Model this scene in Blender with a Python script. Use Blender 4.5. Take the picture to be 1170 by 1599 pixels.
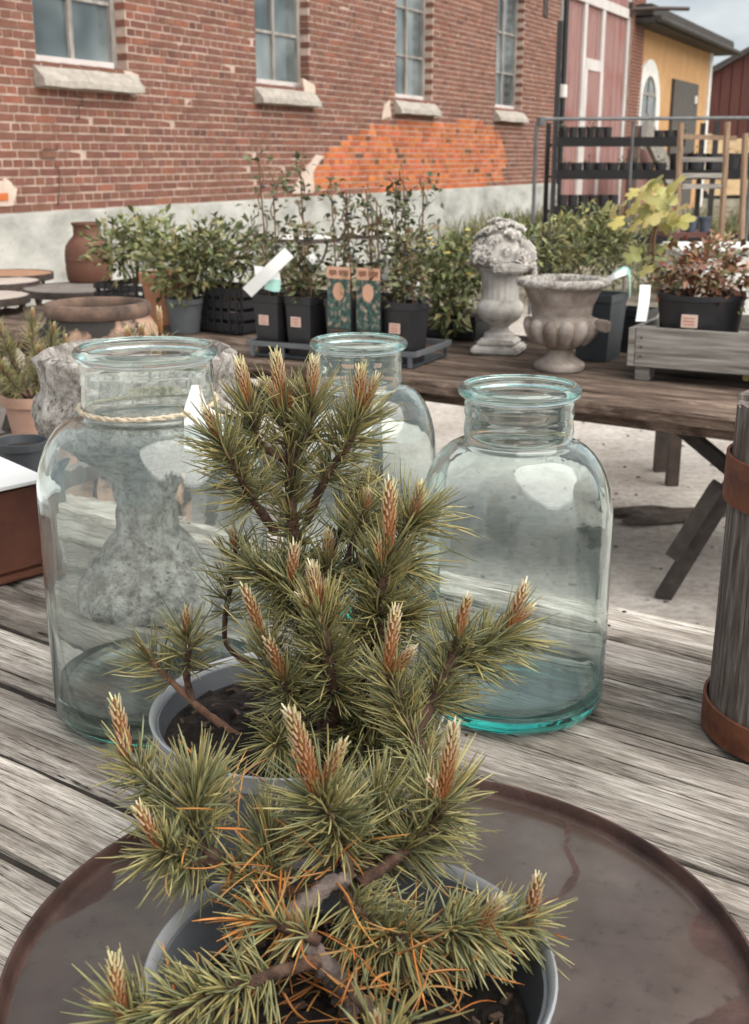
import bpy, bmesh, math, random
import numpy as np
from mathutils import Vector, Matrix

random.seed(7); rng = np.random.default_rng(11)
sc = bpy.context.scene
for o in list(bpy.data.objects): bpy.data.objects.remove(o)
C = sc.collection
R = math.radians

# ------------------------------------------------------------------ camera
FPX, CH = 1850.0, 1.40                       # focal length in photograph pixels, eye height in metres
PITCH = math.atan((799.5 - 247.0) / FPX)
cam = bpy.data.cameras.new('camera'); camo = bpy.data.objects.new('camera', cam); C.objects.link(camo)
camo.location = (0, 0, CH); camo.rotation_euler = (math.pi / 2 - PITCH, 0, 0)
cam.sensor_fit = 'VERTICAL'; cam.sensor_height = 24.0; cam.lens = 24.0 * FPX / 1599.0
cam.clip_start = 0.02; cam.clip_end = 2000
cam.dof.use_dof = True; cam.dof.focus_distance = 1.08; cam.dof.aperture_fstop = 10.5
sc.camera = camo

# ------------------------------------------------------------------ world and sun
SUN_AZ, SUN_EL = 128.0, 50.0                 # clockwise from +Y (the view), elevation
world = bpy.data.worlds.new('World'); sc.world = world; world.use_nodes = True
wn, wl = world.node_tree.nodes, world.node_tree.links; wn.clear()
w_out = wn.new('ShaderNodeOutputWorld'); w_bg = wn.new('ShaderNodeBackground'); w_bg.inputs['Strength'].default_value = 0.07
w_sky = wn.new('ShaderNodeTexSky'); w_sky.sky_type = 'NISHITA'; w_sky.sun_disc = False
w_sky.sun_elevation = R(SUN_EL); w_sky.sun_rotation = R(SUN_AZ); w_sky.air_density = 1.0; w_sky.dust_density = 2.0
w_tc = wn.new('ShaderNodeTexCoord'); w_map = wn.new('ShaderNodeMapping'); w_map.inputs['Scale'].default_value = (1.0, 1.0, 2.6)
w_n = wn.new('ShaderNodeTexNoise'); w_n.inputs['Scale'].default_value = 3.1; w_n.inputs['Detail'].default_value = 7; w_n.inputs['Roughness'].default_value = 0.55
w_r = wn.new('ShaderNodeValToRGB'); w_r.color_ramp.elements[0].position = 0.36; w_r.color_ramp.elements[1].position = 0.66
w_r.color_ramp.elements[0].color = (4.0, 4.7, 5.2, 1); w_r.color_ramp.elements[1].color = (10.5, 10.4, 10.2, 1)
w_m = wn.new('ShaderNodeMixRGB'); w_m.inputs['Fac'].default_value = 0.86
wl.new(w_tc.outputs['Generated'], w_map.inputs['Vector']); wl.new(w_map.outputs[0], w_n.inputs['Vector'])
wl.new(w_n.outputs['Fac'], w_r.inputs['Fac']); wl.new(w_sky.outputs[0], w_m.inputs['Color1']); wl.new(w_r.outputs[0], w_m.inputs['Color2'])
wl.new(w_m.outputs[0], w_bg.inputs['Color']); wl.new(w_bg.outputs[0], w_out.inputs[0])
sun = bpy.data.lights.new('sun', 'SUN'); suno = bpy.data.objects.new('sun', sun); C.objects.link(suno)
sun.energy = 2.9; sun.angle = R(72); sun.color = (1.0, 0.945, 0.865)
_ts = Vector((math.sin(R(SUN_AZ)) * math.cos(R(SUN_EL)), math.cos(R(SUN_AZ)) * math.cos(R(SUN_EL)), math.sin(R(SUN_EL))))
suno.rotation_euler = _ts.to_track_quat('Z', 'Y').to_euler(); suno.location = (4, -4, 8)
sc.view_settings.view_transform = 'Standard'; sc.view_settings.look = 'None'
sc.view_settings.exposure = 0.75; sc.view_settings.gamma = 1.0; sc.view_settings.use_curve_mapping = False
sc.render.engine = 'CYCLES'; cy = sc.cycles
cy.use_denoising = True; cy.max_bounces = 11; cy.transmission_bounces = 11; cy.glossy_bounces = 6; cy.diffuse_bounces = 3
cy.transparent_max_bounces = 12; cy.use_adaptive_sampling = True; cy.adaptive_threshold = 0.03
cy.sample_clamp_indirect = 6.0

# ------------------------------------------------------------------ where a photograph point lies in the yard
_c, _s = math.cos(PITCH), math.sin(PITCH)
def _dir(px, py):
    a = (px - 585.0) / FPX; b = (py - 799.5) / FPX
    return Vector((a, _c - b * _s, -_s - b * _c))
def G(px, py, z):                                     # on a level plane
    d = _dir(px, py); return d * ((z - CH) / d.z) + Vector((0, 0, CH))
def V(px, py, y):                                     # at a distance into the yard
    d = _dir(px, py); return d * (y / d.y) + Vector((0, 0, CH))

# ------------------------------------------------------------------ materials
MATS = {}
def nd(nt, kind, **kw):
    n = nt.nodes.new(kind)
    for k, v in kw.items():
        if k in n.inputs: n.inputs[k].default_value = v
        else: setattr(n, k, v)
    return n
def rgba(c): return (c[0], c[1], c[2], 1.0)
def M(name, cols, scale=6.0, stretch=(1, 1, 1), rough=0.75, bump=0.0, bscale=None, metallic=0.0, detail=8, tint=False, spec=0.5,
      spots=None, coord='Object', vary=0.0, bdist=0.01, nrough=0.6, lo=0.32, hi=0.68, rough2=None):
    """cols: list of colours along a noise ramp; tint: multiply by the 'tint' point colour; spots: (colour, scale, low, high) patches;
    vary: brightness change per object."""
    if name in MATS: return MATS[name]
    m = bpy.data.materials.new(name); m.use_nodes = True; nt = m.node_tree
    bs = nt.nodes['Principled BSDF']; L = nt.links
    tc = nd(nt, 'ShaderNodeTexCoord'); mp = nd(nt, 'ShaderNodeMapping'); mp.inputs['Scale'].default_value = stretch
    oi = nd(nt, 'ShaderNodeObjectInfo'); mul = nd(nt, 'ShaderNodeMath', operation='MULTIPLY'); mul.inputs[1].default_value = 37.0
    L.new(oi.outputs['Random'], mul.inputs[0]); L.new(mul.outputs[0], mp.inputs['Location'])
    L.new(tc.outputs[coord], mp.inputs['Vector'])
    nz = nd(nt, 'ShaderNodeTexNoise', Scale=scale, Detail=detail, Roughness=nrough); L.new(mp.outputs[0], nz.inputs['Vector'])
    rp = nd(nt, 'ShaderNodeValToRGB'); cr = rp.color_ramp
    while len(cr.elements) < len(cols): cr.elements.new(0.5)
    for i, c in enumerate(cols):
        cr.elements[i].position = lo + (hi - lo) * i / max(1, len(cols) - 1); cr.elements[i].color = rgba(c)
    L.new(nz.outputs['Fac'], rp.inputs['Fac']); col = rp.outputs[0]
    for sp in (spots or []):
        n2 = nd(nt, 'ShaderNodeTexNoise', Scale=sp[1], Detail=6, Roughness=0.6); L.new(tc.outputs[coord], n2.inputs['Vector'])
        ma = nd(nt, 'ShaderNodeMath', operation='MULTIPLY'); ma.inputs[1].default_value = 3.7
        mr = nd(nt, 'ShaderNodeMapRange'); mr.inputs['From Min'].default_value = sp[2]; mr.inputs['From Max'].default_value = sp[3]
        L.new(n2.outputs['Fac'], mr.inputs['Value'])
        mx = nd(nt, 'ShaderNodeMixRGB'); L.new(mr.outputs[0], mx.inputs['Fac']); L.new(col, mx.inputs['Color1']); mx.inputs['Color2'].default_value = rgba(sp[0])
        col = mx.outputs[0]
    if tint:
        at = nd(nt, 'ShaderNodeAttribute', attribute_name='tint')
        mx = nd(nt, 'ShaderNodeMixRGB', blend_type='MULTIPLY'); mx.inputs['Fac'].default_value = 1.0
        L.new(col, mx.inputs['Color1']); L.new(at.outputs['Color'], mx.inputs['Color2']); col = mx.outputs[0]
    if vary:
        mr = nd(nt, 'ShaderNodeMapRange'); mr.inputs['To Min'].default_value = 1 - vary; mr.inputs['To Max'].default_value = 1 + vary
        L.new(oi.outputs['Random'], mr.inputs['Value'])
        hs = nd(nt, 'ShaderNodeHueSaturation'); L.new(mr.outputs[0], hs.inputs['Value']); L.new(col, hs.inputs['Color']); col = hs.outputs[0]
    L.new(col, bs.inputs['Base Color'])
    bs.inputs['Roughness'].default_value = rough; bs.inputs['Metallic'].default_value = metallic; bs.inputs['Specular IOR Level'].default_value = spec
    if rough2 is not None:
        mr = nd(nt, 'ShaderNodeMapRange'); mr.inputs['To Min'].default_value = rough; mr.inputs['To Max'].default_value = rough2
        L.new(nz.outputs['Fac'], mr.inputs['Value']); L.new(mr.outputs[0], bs.inputs['Roughness'])
    if bump:
        if bscale:
            nb = nd(nt, 'ShaderNodeTexNoise', Scale=bscale, Detail=8, Roughness=0.65); L.new(mp.outputs[0], nb.inputs['Vector']); h = nb.outputs['Fac']
        else: h = nz.outputs['Fac']
        bp = nd(nt, 'ShaderNodeBump', Strength=bump, Distance=bdist); L.new(h, bp.inputs['Height']); L.new(bp.outputs[0], bs.inputs['Normal'])
    MATS[name] = m; return m

def M_glass(name, absorb, density, rough=0.0, ior=1.5, haze=0.0):
    m = bpy.data.materials.new(name); m.use_nodes = True; nt = m.node_tree; nt.nodes.clear()
    out = nd(nt, 'ShaderNodeOutputMaterial'); g = nd(nt, 'ShaderNodeBsdfGlass', Roughness=rough, IOR=ior); g.inputs['Color'].default_value = (0.985, 0.995, 0.993, 1)
    ab = nd(nt, 'ShaderNodeVolumeAbsorption', Density=density); ab.inputs['Color'].default_value = rgba(absorb)
    tc = nd(nt, 'ShaderNodeTexCoord'); nz = nd(nt, 'ShaderNodeTexNoise', Scale=16.0, Detail=2); mp = nd(nt, 'ShaderNodeMapping'); mp.inputs['Scale'].default_value = (1, 1, 0.5)
    bp = nd(nt, 'ShaderNodeBump', Strength=0.22, Distance=0.006)
    nt.links.new(tc.outputs['Object'], mp.inputs[0]); nt.links.new(mp.outputs[0], nz.inputs['Vector']); nt.links.new(nz.outputs['Fac'], bp.inputs['Height']); nt.links.new(bp.outputs[0], g.inputs['Normal'])
    if haze:                                          # milky haze put in as pale diffuse colour, mottled like dried rain marks
        df = nd(nt, 'ShaderNodeBsdfTranslucent'); df.inputs['Color'].default_value = (.74, .86, .84, 1); d2 = nd(nt, 'ShaderNodeBsdfDiffuse'); d2.inputs['Color'].default_value = (.74, .86, .84, 1); ds_ = nd(nt, 'ShaderNodeMixShader'); ds_.inputs[0].default_value = .5
        nt.links.new(df.outputs[0], ds_.inputs[1]); nt.links.new(d2.outputs[0], ds_.inputs[2])
        m5 = nd(nt, 'ShaderNodeMapping'); m5.inputs['Scale'].default_value = (3.0, 3.0, .8); nt.links.new(tc.outputs['Object'], m5.inputs[0]); n5 = nd(nt, 'ShaderNodeTexNoise', Scale=5.0, Detail=9, Roughness=.7); nt.links.new(m5.outputs[0], n5.inputs['Vector'])
        r5 = nd(nt, 'ShaderNodeMapRange'); r5.inputs['From Min'].default_value = .35; r5.inputs['From Max'].default_value = .70; r5.inputs['To Min'].default_value = haze * .35; r5.inputs['To Max'].default_value = haze * 1.8; nt.links.new(n5.outputs['Fac'], r5.inputs['Value'])
        mxs = nd(nt, 'ShaderNodeMixShader'); nt.links.new(r5.outputs[0], mxs.inputs[0]); nt.links.new(g.outputs[0], mxs.inputs[1]); nt.links.new(ds_.outputs[0], mxs.inputs[2]); g = mxs
    nt.links.new(g.outputs[0], out.inputs['Surface']); nt.links.new(ab.outputs[0], out.inputs['Volume'])
    return m

# ------------------------------------------------------------------ object helpers
def tag(o, label=None, cat=None, group=None, kind=None):
    if label: o['label'] = label
    if cat: o['category'] = cat
    if group: o['group'] = group
    if kind: o['kind'] = kind
    return o
def thing(name, label, cat, loc=(0, 0, 0), rz=0.0, group=None):
    o = bpy.data.objects.new(name, None); C.objects.link(o); o.location = loc; o.rotation_euler = (0, 0, rz); o.empty_display_size = 0.05
    return tag(o, label, cat, group)
def link(name, mesh, parent=None, loc=(0, 0, 0), rot=(0, 0, 0), scale=(1, 1, 1)):
    o = bpy.data.objects.new(name, mesh); C.objects.link(o); o.parent = parent; o.location = loc; o.rotation_euler = rot; o.scale = scale
    return o
def copy_tree(o, parent=None):
    c = o.copy(); C.objects.link(c); c.parent = parent
    for ch in list(o.children): copy_tree(ch, c)
    return c

class MB:
    def __init__(s): s.v = []; s.f = []; s.t = []; s.m = []
    def add(s, vs, fs, tint=(1, 1, 1), mi=0):
        b = len(s.v); s.v.extend([tuple(x) for x in vs]); s.f.extend([tuple(i + b for i in f) for f in fs]); s.t.extend([tint] * len(vs)); s.m.extend([mi] * len(fs)); return s
    def box(s, x0, x1, y0, y1, z0, z1, tint=(1, 1, 1), mi=0):
        return s.add([(x0, y0, z0), (x1, y0, z0), (x1, y1, z0), (x0, y1, z0), (x0, y0, z1), (x1, y0, z1), (x1, y1, z1), (x0, y1, z1)],
                     [(0, 3, 2, 1), (4, 5, 6, 7), (0, 1, 5, 4), (1, 2, 6, 5), (2, 3, 7, 6), (3, 0, 4, 7)], tint, mi)
    def bar(s, a, b, w, h=None, up=(0, 0, 1), tint=(1, 1, 1)):
        h = h or w; a = Vector(a); b = Vector(b); d = (b - a).normalized(); u = Vector(up)
        if abs(d.dot(u)) > 0.98: u = Vector((0, 1, 0))
        x = d.cross(u).normalized(); y = x.cross(d).normalized(); vs = []
        for p in (a, b):
            for i, j in ((-1, -1), (1, -1), (1, 1), (-1, 1)): vs.append(p + x * i * w / 2 + y * j * h / 2)
        return s.add(vs, [(0, 1, 2, 3), (7, 6, 5, 4), (0, 4, 5, 1), (1, 5, 6, 2), (2, 6, 7, 3), (3, 7, 4, 0)], tint)
    def lathe(s, prof, n=32, close=False, a0=0.0, tint=(1, 1, 1), fr=None):
        """prof: (r, z) list; close: join last ring to first; fr(angle, r, z) -> r"""
        k = len(prof); vs = []
        for r, z in prof:
            for i in range(n):
                a = a0 + 2 * math.pi * i / n; rr = fr(a, r, z) if fr else r; vs.append((rr * math.cos(a), rr * math.sin(a), z))
        fs = []
        for j in range(k - 1 + (1 if close else 0)):
            j2 = (j + 1) % k
            for i in range(n):
                i2 = (i + 1) % n; fs.append((j * n + i, j * n + i2, j2 * n + i2, j2 * n + i))
        if not close:
            if prof[0][0] > 1e-5: fs.append(tuple(range(n - 1, -1, -1)))
            if prof[-1][0] > 1e-5: fs.append(tuple((k - 1) * n + i for i in range(n)))
        return s.add(vs, fs, tint)
    def tube(s, pts, rads, n=7, tint=(1, 1, 1), jit=0.0, cap=True):
        pts = [Vector(p) for p in pts]; k = len(pts)
        if not hasattr(rads, '__len__'): rads = [rads] * k
        d = (pts[1] - pts[0]).normalized(); x = d.orthogonal().normalized(); vs = []; fs = []
        for i, p in enumerate(pts):
            dn = (pts[min(i + 1, k - 1)] - pts[max(i - 1, 0)]).normalized(); x = (x - dn * x.dot(dn)).normalized(); y = dn.cross(x)
            for j in range(n):
                a = 2 * math.pi * j / n; r = rads[i] * (1 + random.uniform(-jit, jit)); vs.append(p + x * math.cos(a) * r + y * math.sin(a) * r)
        for i in range(k - 1):
            for j in range(n): j2 = (j + 1) % n; fs.append((i * n + j, i * n + j2, (i + 1) * n + j2, (i + 1) * n + j))
        if cap: fs.append(tuple(range(n - 1, -1, -1))); fs.append(tuple((k - 1) * n + j for j in range(n)))
        return s.add(vs, fs, tint)
    def strip(s, pts, w, side, th=0.0008):
        """a bent ribbon of thickness th"""
        pts = [Vector(p) for p in pts]; side = Vector(side).normalized(); k = len(pts); vs = []
        for i, p in enumerate(pts):
            d = (pts[min(i + 1, k - 1)] - pts[max(i - 1, 0)]).normalized(); nn = d.cross(side).normalized()
            ww = w[i] if hasattr(w, '__len__') else w
            for a, b in ((-1, -1), (1, -1), (1, 1), (-1, 1)): vs.append(p + side * a * ww / 2 + nn * b * th / 2)
        fs = [(0, 1, 2, 3), tuple(4 * (k - 1) + j for j in (3, 2, 1, 0))]
        for i in range(k - 1):
            for j in range(4): j2 = (j + 1) % 4; fs.append((4 * i + j, 4 * i + 4 + j, 4 * i + 4 + j2, 4 * i + j2))
        return s.add(vs, fs)
    def prism(s, poly, y0, y1, mi=0):
        """polygon in x-z pushed from y0 to y1"""
        k = len(poly); vs = [(x, y0, z) for x, z in poly] + [(x, y1, z) for x, z in poly]
        return s.add(vs, [tuple(range(k)), tuple(range(2 * k - 1, k - 1, -1))] + [(i, i + k, (i + 1) % k + k, (i + 1) % k) for i in range(k)], (1, 1, 1), mi)
    def mesh(s, name, mats, smooth=False, angle=40, bevel=0.0):
        me = bpy.data.meshes.new(name); me.from_pydata(s.v, [], s.f); me.validate(); me.update()
        bm = bmesh.new(); bm.from_mesh(me)
        if not bevel: bmesh.ops.recalc_face_normals(bm, faces=bm.faces)
        else:
            bmesh.ops.recalc_face_normals(bm, faces=bm.faces)
            bmesh.ops.bevel(bm, geom=[e for e in bm.edges if e.calc_face_angle(0) > 0.5], offset=bevel, segments=2, affect='EDGES', clamp_overlap=True)
        bm.to_mesh(me); bm.free()
        for m in (mats if isinstance(mats, (list, tuple)) else [mats]): me.materials.append(m)
        if not bevel:
            if any(s.m): me.polygons.foreach_set('material_index', s.m[:len(me.polygons)])
            ca = me.color_attributes.new('tint', 'FLOAT_COLOR', 'POINT'); arr = np.ones((len(me.vertices), 4), np.float32)
            if len(s.t) == len(me.vertices): arr[:, :3] = np.array(s.t, np.float32)
            ca.data.foreach_set('color', arr.ravel())
        if smooth:
            me.polygons.foreach_set('use_smooth', [True] * len(me.polygons)); me.set_sharp_from_angle(angle=R(angle))
        return me
    def obj(s, name, mats, parent=None, loc=(0, 0, 0), rot=(0, 0, 0), smooth=False, angle=40, bevel=0.0):
        return link(name, s.mesh(name, mats, smooth, angle, bevel), parent, loc, rot)

def arc_points(pts, n):
    """smooth curve through control points"""
    P = [Vector(p) for p in pts]; out = []
    if len(P) == 2: return [P[0].lerp(P[1], i / (n - 1)) for i in range(n)]
    k = len(P) - 1
    for i in range(n):
        t = i / (n - 1) * k; j = min(int(t), k - 1); u = t - j
        p0 = P[max(j - 1, 0)]; p1 = P[j]; p2 = P[j + 1]; p3 = P[min(j + 2, k)]
        out.append(0.5 * ((2 * p1) + (p2 - p0) * u + (2 * p0 - 5 * p1 + 4 * p2 - p3) * u * u + (3 * p1 - p0 - 3 * p2 + p3) * u ** 3))
    return out

def quads_mesh(name, verts, faces, tints, mat, smooth=False):
    me = bpy.data.meshes.new(name); me.from_pydata(verts.tolist() if hasattr(verts, 'tolist') else verts, [], faces.tolist() if hasattr(faces, 'tolist') else faces)
    me.materials.append(mat); ca = me.color_attributes.new('tint', 'FLOAT_COLOR', 'POINT')
    arr = np.ones((len(me.vertices), 4), np.float32); arr[:, :3] = tints; ca.data.foreach_set('color', arr.ravel())
    if smooth: me.polygons.foreach_set('use_smooth', [True] * len(me.polygons))
    me.update(); return me

# ------------------------------------------------------------------ shared materials
m_mortar = M('mortar', [(.40, .295, .245), (.54, .425, .36)], 9, rough=.95, bump=.4, bscale=60)
m_brick = M('brick', [(.155, .066, .046), (.215, .094, .065)], 7, rough=.9, bump=.5, bscale=55, tint=True)
m_orange = M('new_brick', [(.44, .115, .032), (.60, .185, .05)], 7, rough=.85, bump=.5, bscale=50, tint=True)
m_plaster = M('old_plaster', [(.50, .40, .33), (.66, .55, .47)], 6, rough=.95, bump=.5, bscale=30)
m_plinth = M('plinth_concrete', [(.27, .27, .25), (.42, .42, .39), (.54, .535, .505)], 2.2, (1, 1, 1.6), rough=.95, bump=.35, bscale=18, spots=[((.27, .27, .24), 5, .58, .74)])
m_sill = M('sill_stone', [(.27, .24, .21), (.44, .40, .35)], 12, rough=.9, bump=.5)
m_frame = M('weathered_frame', [(.16, .145, .13), (.40, .37, .34)], 9, (1, 1, .3), rough=.8, bump=.3)
m_white = M('white_paint', [(.66, .65, .62), (.80, .79, .76)], 5, rough=.6)
m_trim = M('trim_paint', [(.52, .48, .46), (.66, .62, .60)], 5, (1, 1, .4), rough=.7)
m_pane = M('window_pane', [(.04, .055, .058), (.13, .16, .165), (.24, .275, .28)], 1.0, rough=.06, spec=1.0, detail=2)  # cloudy tones put a reflected sky into the pane colour
m_black = M('black_plastic', [(.011, .011, .013), (.022, .022, .025)], 14, rough=.42)
m_grey_plastic = M('grey_plastic', [(.10, .11, .12), (.135, .145, .155)], 12, rough=.45)
m_slate = M('slate_plastic', [(.035, .042, .05), (.05, .058, .066)], 12, rough=.5)
m_soil = M('potting_soil', [(.006, .004, .003), (.028, .019, .014), (.085, .06, .045)], 70, rough=.95, bump=1.0, bscale=90, lo=.3, hi=.8, bdist=.02)
m_iron = M('dark_iron', [(.03, .024, .021), (.075, .05, .04)], 18, rough=.65, bump=.2)
m_darkwood = M('bench_wood', [(.075, .052, .04), (.17, .125, .10), (.29, .235, .20)], 3.0, (1.2, 22, 22), rough=.85, bump=.6, vary=.25, lo=.28, hi=.72)
m_greywood = M('grey_wood', [(.13, .115, .10), (.27, .25, .225), (.40, .375, .345)], 4, (1, 14, 14), rough=.9, bump=.5, vary=.12)
m_stake = M('stake_wood', [(.20, .125, .08), (.33, .23, .155)], 8, (6, 6, 1), rough=.9, bump=.3)
m_leaf = M('leaf', [(.8, .8, .8), (1.1, 1.1, 1.1)], 30, rough=.5, tint=True)
m_paper = M('paper_label', [(.70, .72, .71), (.82, .83, .82)], 6, rough=.6)
m_teal = M('teal_tape', [(.30, .55, .50), (.42, .66, .60)], 6, rough=.4)
m_card_ink = M('card_black', [(.012, .022, .02), (.035, .06, .052)], 40, rough=.5)
m_card_peach = M('card_peach', [(.62, .34, .22), (.72, .42, .29)], 10, rough=.6)
m_card_print = M('card_flowers', [(.012, .028, .024), (.03, .075, .062), (.05, .12, .10), (.36, .22, .16), (.42, .44, .36)], 55, rough=.5, lo=.35, hi=.72, detail=3)
m_sticker = M('price_sticker', [(.62, .45, .38), (.74, .58, .50)], 60, rough=.6)
m_redink = M('sticker_ink', [(.55, .20, .14), (.62, .26, .19)], 30, rough=.6)

# ================================================================== ground
m_ground = bpy.data.materials.new('yard_ground'); m_ground.use_nodes = True
def _ground():
    nt = m_ground.node_tree; L = nt.links; bs = nt.nodes['Principled BSDF']; tc = nd(nt, 'ShaderNodeTexCoord')
    n1 = nd(nt, 'ShaderNodeTexNoise', Scale=1.4, Detail=10, Roughness=.65); n2 = nd(nt, 'ShaderNodeTexNoise', Scale=26, Detail=8, Roughness=.7); n3 = nd(nt, 'ShaderNodeTexNoise', Scale=.35, Detail=5)
    for n in (n1, n2, n3): L.new(tc.outputs['Object'], n.inputs['Vector'])
    r1 = nd(nt, 'ShaderNodeValToRGB'); r1.color_ramp.elements[0].position = .3; r1.color_ramp.elements[1].position = .62
    r1.color_ramp.elements[0].color = (.36, .315, .275, 1); r1.color_ramp.elements[1].color = (.64, .60, .555, 1); L.new(n1.outputs['Fac'], r1.inputs[0])
    r2 = nd(nt, 'ShaderNodeValToRGB'); r2.color_ramp.elements[0].position = .3; r2.color_ramp.elements[1].position = .6
    r2.color_ramp.elements[0].color = (.62, .58, .55, 1); r2.color_ramp.elements[1].color = (1, 1, 1, 1); L.new(n2.outputs['Fac'], r2.inputs[0])
    mx = nd(nt, 'ShaderNodeMixRGB', blend_type='MULTIPLY'); mx.inputs[0].default_value = 1; L.new(r1.outputs[0], mx.inputs[1]); L.new(r2.outputs[0], mx.inputs[2])
    # far yard: gravel and grass instead of concrete
    sp = nd(nt, 'ShaderNodeSeparateXYZ'); L.new(tc.outputs['Object'], sp.inputs[0]); ad = nd(nt, 'ShaderNodeMath', operation='MULTIPLY_ADD'); ad.inputs[1].default_value = 6; L.new(n3.outputs['Fac'], ad.inputs[0]); L.new(sp.outputs['Y'], ad.inputs[2])
    mr = nd(nt, 'ShaderNodeMapRange'); mr.inputs['From Min'].default_value = 13; mr.inputs['From Max'].default_value = 15; L.new(ad.outputs[0], mr.inputs['Value'])
    r3 = nd(nt, 'ShaderNodeValToRGB'); r3.color_ramp.elements[0].position = .42; r3.color_ramp.elements[1].position = .58
    r3.color_ramp.elements[0].color = (.075, .085, .035, 1); r3.color_ramp.elements[1].color = (.30, .25, .20, 1); L.new(n1.outputs['Fac'], r3.inputs[0])
    m2 = nd(nt, 'ShaderNodeMixRGB'); L.new(mr.outputs[0], m2.inputs[0]); L.new(mx.outputs[0], m2.inputs[1]); L.new(r3.outputs[0], m2.inputs[2])
    L.new(m2.outputs[0], bs.inputs['Base Color']); bs.inputs['Roughness'].default_value = .95
    bp = nd(nt, 'ShaderNodeBump', Strength=.6, Distance=.02); L.new(n2.outputs['Fac'], bp.inputs['Height']); L.new(bp.outputs[0], bs.inputs['Normal'])
_ground()
g = MB()
N = 60; xs = np.linspace(-9, 9, N); ys = np.linspace(-3, 15, N)
xs = np.concatenate([[-900, -60], xs, [60, 900]]); ys = np.concatenate([[-300, -30], ys, [60, 1500]])
vs = []; fs = []
for j, y in enumerate(ys):
    for i, x in enumerate(xs):
        z = 0.012 * math.sin(2.1 * x + .7 * y) * math.cos(1.3 * y - .6 * x) if abs(x) < 8.9 and -2.9 < y < 14.9 else 0
        vs.append((x, y, z))
for j in range(len(ys) - 1):
    for i in range(len(xs) - 1): a = j * len(xs) + i; fs.append((a, a + 1, a + 1 + len(xs), a + len(xs)))
ground = g.add(vs, fs).obj('ground', m_ground, smooth=True); tag(ground, 'pale worn concrete yard ground', kind='structure')
# drain hole in the concrete under the back bench
hp = G(1035, 800, 0.02)
t = MB()
def _blob(a, r, z): return r * (1 + .25 * math.sin(3 * a + 1) + .15 * math.sin(5 * a))
t.lathe([(0.0, .004), (.05, .006), (.10, .010), (.13, .018), (.16, .012), (.20, 0.0)], 28, fr=_blob)
m_damp = M('damp_dirt', [(.03, .022, .017), (.12, .09, .07)], 18, rough=.8, bump=.5)
o = t.obj('dirt_patch', m_damp, smooth=True, loc=(hp.x, hp.y, .01)); tag(o, 'dark damp dirt patch on the concrete under the back bench', 'dirt patch'); o.scale = (1.15, .55, 1)

# ================================================================== long facade line (brick hall, red hall, yellow house)
TH = math.atan2(965.0, math.sqrt(FPX ** 2 + 552.5 ** 2)); UX, UY = math.sin(TH), math.cos(TH)
_d0 = _dir(0, 247); W0 = _d0 * (10.3 / 1.0); W0 = Vector((W0.x, W0.y, 0)); RZ = math.pi / 2 - TH
NX, NY = -math.cos(TH), math.sin(TH)                 # into the wall
def WP(px, py, off=0.0):
    """distance along the facade and height of a photograph point on it (off = how far behind its face)"""
    d = _dir(px, py); q0 = Vector((W0.x + NX * off, W0.y + NY * off)); t = (q0.x * NX + q0.y * NY) / (d.x * NX + d.y * NY)
    p = Vector((d.x * t, d.y * t, CH + d.z * t)); return ((p.x - W0.x) * UX + (p.y - W0.y) * UY, p.z)
def in_frame(s, z):
    x = W0.x + UX * s; y = W0.y + UY * s; q = (x, y, z - CH); dep = q[1] * _c - q[2] * _s
    px = 585 + FPX * x / dep; py = 799.5 - FPX * (q[1] * _s + q[2] * _c) / dep
    return (0 < px < 1170 and 0 < py < 1599), dep

S1 = WP(866, 250)[0]; SM = -4.0; ZP, ZT = 0.93, 6.0
hall = thing('brick_hall', 'long red brick hall with four tall windows and an orange repaired patch', 'building', W0, RZ)
wins = []
for (xa, xb) in ((45, 181), (388, 468), (608, 663), (766, 806)):
    a, b = WP(xa, 90, .12)[0], WP(xb, 90, .12)[0]; wins.append((a - .03, b + .02))
WZ0, WZ1 = 2.24, 4.30
wall = MB(); gp = .006; cuts = [SM] + [q for w in wins for q in w] + [S1]
wall.box(SM, S1, .0045, .42, ZP - .05, WZ0 - .02); wall.box(SM, S1, .0045, .42, WZ1, ZT)
for i in range(0, len(cuts), 2): wall.box(cuts[i] + (gp if i else 0) * -1, cuts[i + 1] + (gp if i + 1 < len(cuts) - 1 else 0) * 1, .0045, .42, WZ0 - .02, WZ1) if False else wall.box(cuts[i] + (gp if i else 0), cuts[i + 1] - (gp if i + 1 < len(cuts) - 1 else 0), .0045, .42, WZ0 - .02, WZ1)
wallo = wall.obj('wall', m_mortar, hall)
plinth = MB(); plinth.box(SM, S1 + .05, -.07, .40, -.3, ZP)
plinth.obj('plinth', m_plinth, hall, bevel=.02)
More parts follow.
